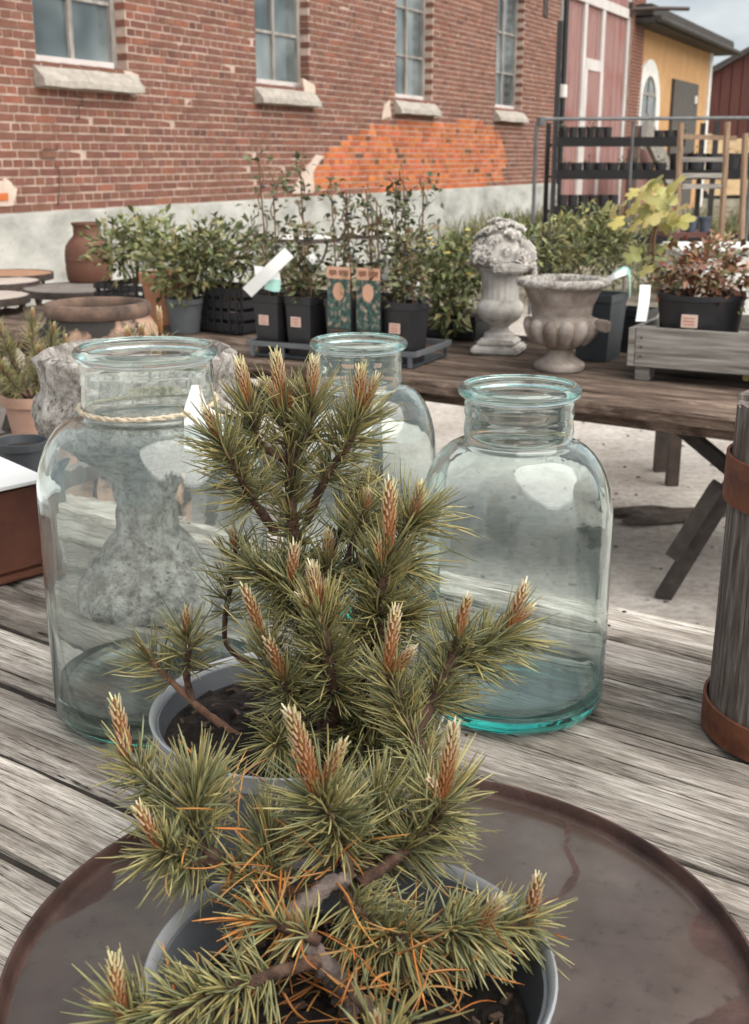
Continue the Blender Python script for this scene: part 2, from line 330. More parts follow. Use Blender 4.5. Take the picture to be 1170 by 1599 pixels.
# --- bricks
patch = [WP(*q) for q in ((482, 300), (486, 262), (500, 243), (530, 222), (560, 203), (600, 192), (680, 187), (755, 191), (780, 207), (791, 240), (788, 286), (640, 296))]
def inside(poly, x, y):
    r = False; j = len(poly) - 1
    for i in range(len(poly)):
        (xi, yi), (xj, yj) = poly[i], poly[j]
        if (yi > y) != (yj > y) and x < (xj - xi) * (y - yi) / (yj - yi) + xi: r = not r
        j = i
    return r
CO, JT = .077, .0155
bricks = []
nc = int((ZT - ZP) / CO)
for k in range(nc):
    z0 = ZP + JT * .5 + k * CO; z1 = z0 + CO - JT
    unit = .264 if k % 2 == 0 else .132
    x = SM + (0 if k % 2 == 0 else .066) + (k % 4 == 2) * .132
    while x < S1:
        a, b = x + JT / 2, x + unit - JT / 2; x += unit * (1 if random.random() > .04 else .5 if unit > .2 else 1); b = min(b, x - JT / 2, S1)
        segs = [(a, b)]
        if z1 > WZ0 and z0 < WZ1:
            for (wa, wb) in wins:
                new = []
                for (p, q) in segs:
                    if q <= wa or p >= wb: new.append((p, q))
                    else:
                        if p < wa: new.append((p, wa))
                        if q > wb: new.append((wb, q))
                segs = new
        for (p, q) in segs:
            if q - p > .035: bricks.append((p, q, z0, z1))
def btint():
    r = random.random(); v = random.uniform(.87, 1.14)
    if r < .08: return (v * .75, v * .76, v * .80)
    if r < .25: return (v * 1.18, v * 1.05, v * .95)
    return (v, v * random.uniform(.94, 1.06), v * random.uniform(.94, 1.06))
vis = []
for i, (p, q, z0, z1) in enumerate(bricks):
    ok, dep = in_frame((p + q) / 2, (z0 + z1) / 2)
    if ok: vis.append(((q - p) / dep ** 2, i))
vis.sort(reverse=True); single = set(i for _, i in vis[:300])
mass = MB(); cache = {}
for i, (p, q, z0, z1) in enumerate(bricks):
    org = inside(patch, (p + q) / 2, (z0 + z1) / 2); y0 = random.uniform(-.004, .003) + (-.001 if org else 0)
    if i in single:
        key = (round((q - p) / .02), org, random.randrange(7))
        if key not in cache:
            w = q - p; b = MB(); j = lambda: random.uniform(-.003, .003); h = z1 - z0; tn = btint()
            b.add([(-w / 2 + j(), j(), j()), (w / 2 + j(), j(), j()), (w / 2, .2, 0), (-w / 2, .2, 0), (-w / 2 + j(), j(), h + j()), (w / 2 + j(), j(), h + j()), (w / 2, .2, h), (-w / 2, .2, h)],
                  [(0, 3, 2, 1), (4, 5, 6, 7), (0, 1, 5, 4), (1, 2, 6, 5), (2, 3, 7, 6), (3, 0, 4, 7)], tn)
            cache[key] = b.mesh('brick', m_orange if org else m_brick, bevel=0)
        link('brick', cache[key], wallo, ((p + q) / 2, y0, z0))
    else:
        tn = btint()
        if org: v = random.uniform(.62, 1.1); tn = (v, v * random.uniform(.82, 1.15), v * random.uniform(.8, 1.6)) if random.random() > .05 else (.25, .4, .6)
        j = lambda: random.uniform(-.002, .002)
        mass.add([(p + j(), y0 + j(), z0 + j()), (q + j(), y0 + j(), z0 + j()), (q, .2, z0), (p, .2, z0), (p + j(), y0 + j(), z1 + j()), (q + j(), y0 + j(), z1 + j()), (q, .2, z1), (p, .2, z1)],
                 [(0, 3, 2, 1), (4, 5, 6, 7), (0, 1, 5, 4), (1, 2, 6, 5), (2, 3, 7, 6), (3, 0, 4, 7)], tn, 1 if org else 0)
bm_o = mass.obj('brickwork', [m_brick, m_orange], wallo); tag(bm_o, kind='stuff')
# --- patches of bared plaster and mortar on the wall
def plaster(name, pts, th=.012):
    P = [WP(*q) for q in pts]; out = []
    for i in range(len(P)):
        a, b = P[i], P[(i + 1) % len(P)]
        for t in (0, .33, .66): out.append((a[0] + (b[0] - a[0]) * t + random.uniform(-.02, .02), a[1] + (b[1] - a[1]) * t + random.uniform(-.015, .015)))
    MB().prism(out, -th, .05).obj(name, m_plaster, hall)
plaster('plaster_patch', [(458, 302), (470, 272), (494, 240), (505, 243), (488, 268), (489, 300)])
plaster('plaster_patch', [(-12, 322), (-10, 285), (10, 280), (26, 296), (20, 322)])
plaster('plaster_patch', [(196, 140), (193, 108), (214, 118), (220, 138), (207, 152)])
plaster('plaster_patch', [(474, 150), (472, 122), (490, 132), (492, 160)])
plaster('plaster_patch', [(596, 186), (600, 162), (608, 158), (610, 182)])
plaster('plaster_patch', [(676, 185), (668, 160), (678, 165), (686, 182)])
P0 = WP(3, 308); MB().box(P0[0] - .13, P0[0] + .06, -.02, .05, P0[1] - .03, P0[1] + .035).obj('bared_brick', m_orange, hall)
# --- a settlement crack stepping through the joints
cr = [WP(*q) for q in ((118, 145), (128, 152), (122, 165), (120, 185), (88, 224), (64, 234), (84, 247), (91, 262), (92, 290), (91, 320))]
def crack(seq):
    b = MB(); k = 0
    for (a, c2) in zip(seq, seq[1:]):
        n = max(1, int(abs(c2[1] - a[1]) / .077)); x, z = a
        for q in range(n):
            x2 = a[0] + (c2[0] - a[0]) * (q + 1) / n + random.uniform(-.02, .02); z2 = a[1] + (c2[1] - a[1]) * (q + 1) / n
            b.bar((x, -.0066, z), (x, -.0066, z2), random.uniform(.005, .010), .003, up=(0, 1, 0)); b.bar((x, -.0070, z2), (x2 + 1e-4, -.0070, z2), random.uniform(.005, .009), .003, up=(0, 1, 0)); x, z = x2, z2
    b.obj('crack', M('crack_shade', [(.05, .032, .026), (.09, .06, .05)], 20, rough=1), hall)
crack(cr[:4]); crack(cr[4:])
# --- windows
def pane_window(a, b, idx):
    y = .12; fw = .065; fr = MB()
    fr.box(a, a + fw, y, y + .10, WZ0, WZ1 - .02); fr.box(b - fw, b, y, y + .10, WZ0, WZ1 - .02)
    fr.box(a + fw, b - fw, y, y + .10, WZ1 - .09, WZ1 - .02)
    fro = fr.obj('window', m_frame, hall)
    MB().box(a + fw, b - fw, y - .01, y + .10, WZ0 - .015, WZ0 + .055).obj('bottom_rail', m_trim, fro)
    m = (a + b) / 2; zs = [WZ0 + .055, 2.83, 3.48, WZ1 - .09]
    MB().box(m - .028, m + .028, y + .012, y + .07, zs[0], zs[3]).obj('mullion', m_frame, fro)
    for z in zs[1:3]:
        MB().box(a + fw, m - .028, y + .018, y + .06, z - .016, z + .016).obj('glazing_bar', m_frame, fro)
        MB().box(m + .028, b - fw, y + .018, y + .06, z - .016, z + .016).obj('glazing_bar', m_frame, fro)
    for (c0, c1) in ((a + fw, m - .028), (m + .028, b - fw)):
        for r in range(3):
            z0 = zs[r] + (.016 if r else 0); z1 = zs[r + 1] - (.016 if r < 2 else 0)
            MB().box(c0, c1, y + .045, y + .053, z0, z1).obj('pane', m_pane, fro)
    # sloped stone sill
    sm = MB(); n = 8; L0, L1 = a - .06, b + .10; vs = []
    for i in range(n + 1):
        s = L0 + (L1 - L0) * i / n; q = lambda: random.uniform(-.006, .006)
        vs += [(s, .14, WZ0 - .02), (s, -.015 + q(), WZ0 - .05 + q()), (s, -.12 + q(), WZ0 - .165 + q()), (s, -.13 + q(), WZ0 - .225 + q()), (s, .14, WZ0 - .235)]
    fs = [(0, 1, 2, 3, 4), tuple(5 * n + k for k in (4, 3, 2, 1, 0))]
    for i in range(n):
        for k in range(5): k2 = (k + 1) % 5; fs.append((5 * i + k, 5 * i + 5 + k, 5 * i + 5 + k2, 5 * i + k2))
    sm.add(vs, fs).obj('sill', m_sill, fro)
    # segmental brick arch closing the head of the opening
    ar = MB(); pts = [(a, WZ1 - .16)] + [(a + (b - a) * i / 10, WZ1 - .16 + .15 * math.sin(math.pi * i / 10)) for i in range(1, 10)] + [(b, WZ1 - .16), (b, WZ1), (a, WZ1)]
    ar.prism(pts, .02, .115).obj('brick_arch', m_brick, fro)
for i, (a, b) in enumerate(wins): pane_window(a, b, i)
# dark recess behind the panes
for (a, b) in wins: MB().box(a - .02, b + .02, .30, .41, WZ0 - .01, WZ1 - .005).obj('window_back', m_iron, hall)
# vent high on the wall beside the downpipe
vv = WP(852, 8); MB().box(vv[0] - .12, vv[0] + .12, -.02, .03, vv[1] - .2, vv[1] + .12).obj('air_vent', m_iron, hall)

# downpipe on the corner
ds, dz = WP(869, 200)
pipe = thing('downpipe', 'black downpipe on the corner between brick hall and red doors', 'downpipe', (W0.x + UX * S1, W0.y + UY * S1, 0), RZ)
MB().tube([(.10, -.08, 0.1), (.10, -.08, 3.0), (.10, -.08, 6.0)], .055, 12).obj('pipe', m_black, pipe, smooth=True)
zz = WP(869, 142)[1]; MB().lathe([(.06, -.12), (.085, -.11), (.085, .11), (.06, .12)], 14).obj('clamp', m_white, pipe, loc=(.10, -.08, zz), smooth=True)

# ================================================================== red boarded hall
S2 = WP(980, 150)[0]; S3 = WP(990, 150)[0]
m_redboard = M('red_boards', [(.27, .145, .13), (.345, .195, .178)], 4, (8, 1, .4), rough=.7, bump=.3, spots=[((.25, .075, .06), 1.2, .5, .75)])
redh = thing('red_hall', 'tall pinkish red boarded door wall with white battens', 'building', (W0.x + UX * S1, W0.y + UY * S1, 0), RZ)
LR = S2 - S1
b = MB(); b.box(.2, LR, .10, .40, 0, 6.2); b.obj('wall', M('red_backing', [(.20, .06, .05), (.25, .08, .065)], 5), redh)
nb = 22
for i in range(nb):
    x0 = .2 + (LR - .2) * i / nb; x1 = .2 + (LR - .2) * (i + 1) / nb
    MB().box(x0 + .008, x1 - .008, .06 + random.uniform(0, .012), .11, .12, 6.15).obj('board', m_redboard, redh)
def tr(xa, ya, xb, yb, w=.09, name='batten'):
    a = WP(xa, ya); c2 = WP(xb, yb)
    bb = MB(); bb.bar((a[0] - S1, .035, a[1]), (c2[0] - S1, .035, c2[1]), w, .05, up=(0, 1, 0)); bb.obj(name, m_trim, redh)
z6 = 6.1
for px, w in ((874, .12), (911, .2), (977, .14)):
    s = WP(px, 150)[0] - S1; MB().box(s - w / 2, s + w / 2, .01, .06, .1, z6).obj('batten', m_trim, redh)
s = WP(944, 50)[0] - S1; MB().box(s - .10, s + .10, .01, .06, WP(942, 104)[1], z6).obj('batten', m_trim, redh)
s0 = WP(916, 100)[0] - S1; s1_ = WP(941, 104)[0] - S1; zt = WP(930, 103)[1]
MB().box(s0, s1_ + .1, .004, .058, zt - .1, zt + .12).obj('door_head', m_trim, redh)
for s in (s0, s1_): MB().box(s - .09, s + .13, .004, .058, .1, zt - .1).obj('door_jamb', m_trim, redh)
MB().box(s0 + .13, s1_ - .09, .02, .058, .1, zt - .1).obj('door', m_redboard, redh)
MB().box(s1_ - .19, s1_ - .12, -.02, .02, 1.1, 1.25).obj('door_handle', m_iron, redh)
ztop = WP(948, 8)[1]; MB().box(.26, LR - .1, .0, .056, ztop - .1, ztop + .1).obj('batten', m_trim, redh)
pier = MB(); pier.box(LR, S3 - S1 + .5, -.02, .4, 0, 6.2); po = pier.obj('brick_pier', m_mortar, redh)
for k in range(78):
    z0 = .02 + k * CO; w = (S3 - S1 + .5 - LR); off = .132 if k % 2 else 0; x = LR + .005
    while x < LR + w - .03:
        x1 = min(x + (.119 if (off and x < LR + .01) else .251), LR + w - .005); MB_ = None
        key = ('p', round((x1 - x) * 100), random.randrange(5))
        if key not in cache: cache[key] = MB().box(-(x1 - x) / 2, (x1 - x) / 2, 0, .1, 0, CO - JT, btint()).mesh('brick', m_brick)
        link('brick', cache[key], po, ((x + x1) / 2, -.032, z0)); x = x1 + .013
# lamp arm reaching out of the pier
la, lb = WP(985, 15), WP(1018, 13)
arm = thing('lamp_arm', 'thin dark bracket arm sticking out high above the red doors', 'bracket', (W0.x + UX * la[0], W0.y + UY * la[0], la[1]), RZ)
MB().tube([(0, 0, 0), (.3, -.5, .03), (.9, -1.1, .05)], .045, 8).obj('arm', m_iron, arm, smooth=True)
MB().box(-.1, .1, -.05, .02, -.15, .15).obj('wall_plate', m_iron, arm)

# ================================================================== yellow house
S4 = WP(1108, 150)[0]; EZ = WP(1050, 60)[1]
m_ochre = M('ochre_render', [(.47, .265, .115), (.56, .33, .155)], 2.5, (1, 1, .6), rough=.9, bump=.15, bscale=40, spots=[((.46, .22, .08), 1.5, .55, .8)])
m_roof = M('dark_roof', [(.03, .026, .024), (.065, .058, .052)], 8, rough=.8)
m_dkdoor = M('grey_door', [(.06, .055, .05), (.12, .11, .10)], 5, (9, 1, .5), rough=.85, bump=.3)
yh = thing('yellow_house', 'ochre yellow house with arched window and dark overhanging roof', 'building', (W0.x + UX * S3, W0.y + UY * S3, 0), RZ)
LY = S4 - S3; aw = [WP(px, 150)[0] - S3 for px in (1001, 1024)]; dw = [WP(px, 150)[0] - S3 for px in (1050, 1088)]
dzt = WP(1050, 122)[1]; azt = WP(1012, 118)[1]
MB().box(.5, LY, .04, 8, 0, EZ + .1).obj('wall', m_ochre, yh)
MB().box(LY - .25, LY + .04, -.02, .1, 0, EZ).obj('corner_board', m_white, yh)
ac = (aw[0] + aw[1]) / 2; ar_ = (aw[1] - aw[0]) / 2
def arch(r, zc, n=14): return [(ac + r * math.cos(math.pi * i / n), zc + r * math.sin(math.pi * i / n)) for i in range(n + 1)]
zc = azt - ar_; outer = arch(ar_ + .38, zc); inner = arch(ar_, zc); base = 1.3
sur = [(ac + ar_ + .38, base)] + outer + [(ac - ar_ - .38, base), (ac - ar_, base)] + inner[::-1] + [(ac + ar_, base)]
MB().prism(sur, -.03, .06).obj('window_surround', m_white, yh)
wp = MB().prism([(ac + ar_, base)] + inner + [(ac - ar_, base)], .005, .036).obj('window', m_pane, yh)
MB().box(ac - .05, ac + .05, -.02, .004, base, zc + ar_ - .05).obj('mullion', m_frame, wp)
for z in (base + .9, base + 1.6): MB().box(ac - ar_, ac - .05, -.015, .004, z - .04, z + .04).obj('glazing_bar', m_frame, wp); MB().box(ac + .05, ac + ar_, -.015, .004, z - .04, z + .04).obj('glazing_bar', m_frame, wp)
dm = (dw[0] + dw[1]) / 2
dd = MB().box(dw[0], dw[1], .0, .036, .1, dzt).obj('door', M('door_shade', [(.03, .028, .026), (.045, .04, .036)], 5), yh)
for i in range(8):
    x0 = dw[0] + (dw[1] - dw[0]) * i / 8; x1 = dw[0] + (dw[1] - dw[0]) * (i + 1) / 8
    MB().box(x0 + .012, x1 - .012, -.05, -.001, .12, dzt - .02).obj('plank', m_dkdoor, dd)
MB().box(dw[1] - .45, dw[1] - .25, -.08, -.051, WP(1083, 162)[1], WP(1083, 150)[1]).obj('notice', m_white, dd)
rf = MB(); rf.box(-.4, LY + 1.0, -.5, 8.6, EZ, EZ + .14); rf.prism([(-.4, EZ + .16), (LY + 1.0, EZ + .16), (LY + .9, EZ + .38), (-.4, EZ + .42)], -.42, 8.4)
rfo = rf.obj('roof', m_roof, yh, bevel=.02)
MB().tube([(-.4, -.57, EZ + .10), (LY + 1.0, -.57, EZ + .06)], .07, 10).obj('gutter', m_roof, rfo, smooth=True)
# loading ramp board leaning at the yellow house
ra = [WP(q, r, -1.2) for q, r in ((1008, 196), (1040, 245))]
ramp = thing('loading_ramp', 'grey sloping board leaning in front of the yellow house', 'ramp', (W0.x, W0.y, 0), RZ)
bb = MB(); bb.bar((ra[0][0], -1.2, ra[0][1]), (ra[1][0] + .6, -1.2, .9), .5, .1, up=(0, 1, 0)); bb.obj('deck', m_greywood, ramp)
bb = MB(); bb.bar((ra[0][0] + .1, -1.0, 0), (ra[0][0] + .1, -1.0, ra[0][1]), .16); bb.obj('post', m_darkwood, ramp)
bb = MB(); bb.box(ra[0][0] + .2, ra[1][0] + .1, -.9, -.8, 0, 1.6); bb.obj('side_panel', m_redboard, ramp)

# ================================================================== far: red barn and dry bank
bp_ = V(1170, 200, 62); barn = thing('red_barn', 'dark red timber barn with a sloping roof far away', 'barn', (bp_.x + 2.0, bp_.y, 0), R(-8))
bx0, bx1 = -6.0, 8.0
def barnz(px, py): return V(px, py, 62).z
za, zb = barnz(1108, 150), barnz(1170, 118); sl = (zb - za) / (62 * 62 / FPX)
apex = za + sl * 7.0 + .6; dk = M('barn_boards', [(.085, .026, .021), (.125, .042, .034)], 3, (6, 6, .4), rough=.8, bump=.3)
MB().prism([(bx0, 0), (bx1, 0), (bx1, za), (1.0, apex), (bx0, za)], 0, 9).obj('wall', dk, barn)
for i in range(28):
    x0 = bx0 + .5 * i; zt_ = za + (apex - za) * (1 - abs((x0 + .25) - 1.0) / 7.0)
    MB().box(x0 + .03, x0 + .47, -.05, -.002, .1, zt_ - .15).obj('board', dk, barn)
for sg in (-1, 1):
    b = MB(); b.prism([(1.0, apex + .02), (1.0 + sg * 7.6, za - .28), (1.0 + sg * 7.6, za - .02), (1.0, apex + .28)], -.6, 9.6); b.obj('roof_slope', m_roof, barn)
bank = MB(); vs = []; fs = []; nx, ny = 40, 8
for j in range(ny):
    for i in range(nx):
        x = 12 + i * 1.2; y = 44 + j * 1.5; h = max(0, math.sin(math.pi * (j + .2) / ny)) * (1.0 + .2 * math.sin(i * .9) + .1 * math.sin(i * 2.3)) * 2.0
        vs.append((x, y, h - .05))
for j in range(ny - 1):
    for i in range(nx - 1): a = j * nx + i; fs.append((a, a + 1, a + 1 + nx, a + nx))
bk = bank.add(vs, fs).obj('hill', M('dry_bank', [(.30, .20, .10), (.46, .33, .19)], 1.6, rough=1, bump=.5, bscale=8), smooth=True); tag(bk, 'low tan bank of dry grass before the barn', kind='structure')

# ================================================================== front plank table
TZ = 0.78; BA = R(54.5); BX = Vector((math.sin(BA), -math.cos(BA), 0)); BN = Vector((math.cos(BA), math.sin(BA), 0))   # along the planks, across them
BRZ = math.atan2(BX.y, BX.x)
def make_plank_wood(name, dark, mid, light, amount=.75):
    """silvery weathered timber: long fibres, dark checks, pale worn streaks, a few knots"""
    m = bpy.data.materials.new(name); m.use_nodes = True; nt = m.node_tree; L = nt.links; bs = nt.nodes['Principled BSDF']
    tc = nd(nt, 'ShaderNodeTexCoord'); oi = nd(nt, 'ShaderNodeObjectInfo'); sc_ = nd(nt, 'ShaderNodeMath', operation='MULTIPLY'); sc_.inputs[1].default_value = 53.0; L.new(oi.outputs['Random'], sc_.inputs[0])
    def mapped(stretch):
        mp = nd(nt, 'ShaderNodeMapping'); mp.inputs['Scale'].default_value = stretch; L.new(tc.outputs['Object'], mp.inputs['Vector']); L.new(sc_.outputs[0], mp.inputs['Location']); return mp.outputs[0]
    warp = nd(nt, 'ShaderNodeTexNoise', Scale=3.0, Detail=2); L.new(mapped((1, 3, 3)), warp.inputs['Vector'])
    def fibres(stretch, scale, det, dist=1.0):
        n = nd(nt, 'ShaderNodeTexNoise', Scale=scale, Detail=det, Roughness=.7, Distortion=dist); L.new(mapped(stretch), n.inputs['Vector']); return n.outputs['Fac']
    big = fibres((1.6, 9, 9), 1.6, 6, .9); fine = fibres((14.0, 380, 380), 1.7, 4, .3); crack_ = fibres((3.4, 120, 120), 1.6, 3, .5); patch_ = fibres((1.0, 2.5, 2.5), 2.6, 6, .3)
    def ramp(fac, stops):
        r = nd(nt, 'ShaderNodeValToRGB'); cr = r.color_ramp
        while len(cr.elements) < len(stops): cr.elements.new(.5)
        for e, (p, c) in zip(cr.elements, stops): e.position = p; e.color = rgba(c)
        L.new(fac, r.inputs[0]); return r.outputs[0]
    wv = nd(nt, 'ShaderNodeTexWave', wave_type='BANDS', bands_direction='Y', wave_profile='SAW'); wv.inputs['Scale'].default_value = 26; wv.inputs['Distortion'].default_value = 7.0; wv.inputs['Detail'].default_value = 4; wv.inputs['Detail Scale'].default_value = .55; wv.inputs['Detail Roughness'].default_value = .62
    L.new(mapped((.13, 1.0, 1.0)), wv.inputs['Vector'])
    ring = ramp(wv.outputs['Fac'], [(.0, (.26, .24, .225)), (.05, (.78, .77, .76)), (.55, (1.05, 1.05, 1.04)), (1.0, (1.0, 1.0, 1.0))])
    b0 = ramp(big, [(.32, dark), (.48, mid), (.62, light)]); rm = nd(nt, 'ShaderNodeMixRGB', blend_type='MULTIPLY'); rm.inputs[0].default_value = .85; L.new(b0, rm.inputs[1]); L.new(ring, rm.inputs[2]); base = rm.outputs[0]
    fib = ramp(fine, [(.40, (.50, .485, .47)), (.50, (.98, .97, .96)), (.60, (1.14, 1.13, 1.12))])
    ck = ramp(crack_, [(.372, (.10, .085, .075)), (.388, (.90, .89, .88)), (.60, (1.08, 1.07, 1.06))])
    m0 = nd(nt, 'ShaderNodeMixRGB', blend_type='MULTIPLY'); m0.inputs[0].default_value = 1.0; L.new(fib, m0.inputs[1]); L.new(ck, m0.inputs[2])
    mx = nd(nt, 'ShaderNodeMixRGB', blend_type='MULTIPLY'); mx.inputs[0].default_value = .95; L.new(base, mx.inputs[1]); L.new(m0.outputs[0], mx.inputs[2])
    pr = ramp(patch_, [(.34, (.45, .42, .39)), (.54, (1.15, 1.14, 1.12))])
    m2 = nd(nt, 'ShaderNodeMixRGB', blend_type='MULTIPLY'); m2.inputs[0].default_value = amount; L.new(mx.outputs[0], m2.inputs[1]); L.new(pr, m2.inputs[2])
    vo = nd(nt, 'ShaderNodeTexVoronoi', Scale=1.6); L.new(mapped((1.4, 6, 6)), vo.inputs['Vector']); kr = ramp(vo.outputs['Distance'], [(.02, (.16, .13, .11)), (.07, (1, 1, 1))])
    m3 = nd(nt, 'ShaderNodeMixRGB', blend_type='MULTIPLY'); m3.inputs[0].default_value = .9; L.new(m2.outputs[0], m3.inputs[1]); L.new(kr, m3.inputs[2])
    mr = nd(nt, 'ShaderNodeMapRange'); mr.inputs['To Min'].default_value = .58; mr.inputs['To Max'].default_value = 1.32; L.new(oi.outputs['Random'], mr.inputs['Value'])
    hs = nd(nt, 'ShaderNodeHueSaturation'); L.new(mr.outputs[0], hs.inputs['Value']); L.new(m3.outputs[0], hs.inputs['Color'])
    L.new(hs.outputs[0], bs.inputs['Base Color']); bs.inputs['Roughness'].default_value = .85; bs.inputs['Specular IOR Level'].default_value = .3
    b1 = nd(nt, 'ShaderNodeBump', Strength=.8, Distance=.004); L.new(crack_, b1.inputs['Height']); b2 = nd(nt, 'ShaderNodeBump', Strength=.5, Distance=.008); L.new(big, b2.inputs['Height'])
    L.new(b1.outputs[0], b2.inputs['Normal']); L.new(b2.outputs[0], bs.inputs['Normal']); MATS[name] = m; return m
m_plank = make_plank_wood('silver_planks', (.19, .165, .145), (.42, .385, .35), (.70, .665, .625))
m_bench = make_plank_wood('brown_planks', (.045, .031, .024), (.105, .074, .058), (.22, .17, .14))
def plank_mesh(L0, L1, w, th, mat, seed, segs=26):
    rs = random.Random(seed); vs = []; fs = []; c = .008
    for i in range(segs + 1):
        x = L0 + (L1 - L0) * i / segs; d = [rs.uniform(-.0018, .0018) for _ in range(6)]; zt = th / 2 + rs.uniform(-.0008, .0008)
        h = w / 2
        vs += [(x, -h + d[0], -th / 2), (x, -h + d[0], zt - c + d[1]), (x, -h + c + d[2], zt), (x, h - c + d[3], zt), (x, h + d[4], zt - c + d[5]), (x, h + d[4], -th / 2)]
    fs.append((0, 1, 2, 3, 4, 5)); fs.append(tuple(6 * segs + k for k in (5, 4, 3, 2, 1, 0)))
    for i in range(segs):
        for k in range(6): k2 = (k + 1) % 6; fs.append((6 * i + k, 6 * i + 6 + k, 6 * i + 6 + k2, 6 * i + k2))
    return MB().add(vs, fs)
nailm = MB().lathe([(0, -.002), (.0032, -.001), (.0032, .0004), (.002, .0011), (0, .0013)], 10).mesh('nail_head', M('rusty_nail', [(.03, .016, .012), (.07, .035, .025)], 60, rough=.8), True)
ft = thing('plank_table', 'weathered silver grey plank table carrying the jars', 'table', (0, 0, 0), BRZ)
seams = [1.528, 1.405, 1.29, 1.172, 1.062, .950, .833, .715, .591, .468, .345, .222, .10]
for i in range(len(seams) - 1):
    a, b = seams[i + 1], seams[i]; gapw = .010; dz = random.uniform(-.004, .0015)
    for nx_ in (-1.5, -.62, -.2, .42, 1.3):
        for ny_ in (-.03, .032): link('nail_head', nailm, ft, (nx_ + random.uniform(-.012, .012), (a + b) / 2 + ny_ + random.uniform(-.006, .006), TZ + dz - .0016))
    plank_mesh(-1.9 + random.uniform(-.02, .02), 1.8 + random.uniform(-.02, .02), b - a - gapw, .042, m_plank, 100 + i, 40).obj('plank', m_plank, ft, loc=(0, (a + b) / 2, TZ - .021 + dz - .0015))
m_joint_shade = M('crevice_shade', [(.012, .009, .007), (.03, .023, .018)], 40, rough=1)
for q in seams[1:-1]: MB().box(-1.85, 1.75, q - .0046, q + .0046, TZ - .03, TZ - .011).obj('joint_shade', m_joint_shade, ft)  # dark strips added between the planks, standing in for the shade of the gaps
for x in (-1.5, -.2, 1.3): MB().box(x - .04, x + .04, .13, 1.49, TZ - .12, TZ - .0475).obj('cross_beam', m_bench, ft)
for x in (-1.5, 1.3):
    for y in (.2, 1.42):
        b = MB(); b.bar((x + .06, y, .0), (x + .06, y, TZ - .045), .07, .07); b.obj('leg', m_bench, ft)

# ================================================================== rusty round tray with rain water
m_tray = bpy.data.materials.new('rusty_tray'); m_tray.use_nodes = True
def _tray():
    """dark rusty sheet metal, partly under a film of silty rain water (point colour 'tint' = how deep the film lies)"""
    nt = m_tray.node_tree; L = nt.links; bs = nt.nodes['Principled BSDF']; tc = nd(nt, 'ShaderNodeTexCoord'); at = nd(nt, 'ShaderNodeAttribute', attribute_name='tint')
    def noise(sc_, det=8, ro=.6): n = nd(nt, 'ShaderNodeTexNoise', Scale=sc_, Detail=det, Roughness=ro); L.new(tc.outputs['Object'], n.inputs['Vector']); return n.outputs['Fac']
    def ramp(fac, stops):
        r_ = nd(nt, 'ShaderNodeValToRGB'); cr = r_.color_ramp
        while len(cr.elements) < len(stops): cr.elements.new(.5)
        for e, (p, c) in zip(cr.elements, stops): e.position = p; e.color = rgba(c)
        L.new(fac, r_.inputs[0]); return r_.outputs[0]
    n1, n2, n3, n4 = noise(16), noise(5.5), noise(70), noise(22, 4)
    rust = ramp(n1, [(.32, (.030, .014, .011)), (.5, (.062, .030, .024)), (.68, (.105, .055, .044))])
    silt = ramp(n2, [(.32, (.045, .029, .022)), (.5, (.070, .050, .041)), (.68, (.108, .084, .072))])
    fl = ramp(n3, [(.30, (.55, .48, .45)), (.42, (1, 1, 1)), (.70, (1.06, 1.06, 1.06)), (.76, (1.5, 1.45, 1.4))])
    ml = nd(nt, 'ShaderNodeMixRGB', blend_type='MULTIPLY'); ml.inputs[0].default_value = .8; L.new(silt, ml.inputs[1]); L.new(fl, ml.inputs[2])
    ad = nd(nt, 'ShaderNodeMath', operation='MULTIPLY_ADD'); ad.inputs[1].default_value = .55; L.new(n4, ad.inputs[0]); L.new(at.outputs['Fac'], ad.inputs[2])
    mr = nd(nt, 'ShaderNodeMapRange', interpolation_type='SMOOTHSTEP'); mr.inputs['From Min'].default_value = .72; mr.inputs['From Max'].default_value = .82; L.new(ad.outputs[0], mr.inputs['Value'])
    mx = nd(nt, 'ShaderNodeMixRGB'); L.new(mr.outputs[0], mx.inputs[0]); L.new(rust, mx.inputs[1]); L.new(ml.outputs[0], mx.inputs[2]); L.new(mx.outputs[0], bs.inputs['Base Color'])
    rr = nd(nt, 'ShaderNodeMapRange'); rr.inputs['To Min'].default_value = .48; rr.inputs['To Max'].default_value = .10; L.new(mr.outputs[0], rr.inputs['Value'])
    r2 = nd(nt, 'ShaderNodeMath', operation='MULTIPLY_ADD'); r2.inputs[1].default_value = .22; L.new(n2, r2.inputs[0]); L.new(rr.outputs[0], r2.inputs[2]); L.new(r2.outputs[0], bs.inputs['Roughness'])
    bs.inputs['Specular IOR Level'].default_value = .6
    inv = nd(nt, 'ShaderNodeMath', operation='SUBTRACT'); inv.inputs[0].default_value = 1.05; L.new(mr.outputs[0], inv.inputs[1]); ms = nd(nt, 'ShaderNodeMath', operation='MULTIPLY'); ms.inputs[1].default_value = .45; L.new(inv.outputs[0], ms.inputs[0])
    bp = nd(nt, 'ShaderNodeBump', Distance=.004); L.new(ms.outputs[0], bp.inputs['Strength']); L.new(n3, bp.inputs['Height']); L.new(bp.outputs[0], bs.inputs['Normal'])
_tray()
TC = Vector((.0063, .794, TZ)); TRr = .294
tray = thing('round_tray', 'large round rusty brown metal tray under the potted pines', 'tray', TC)
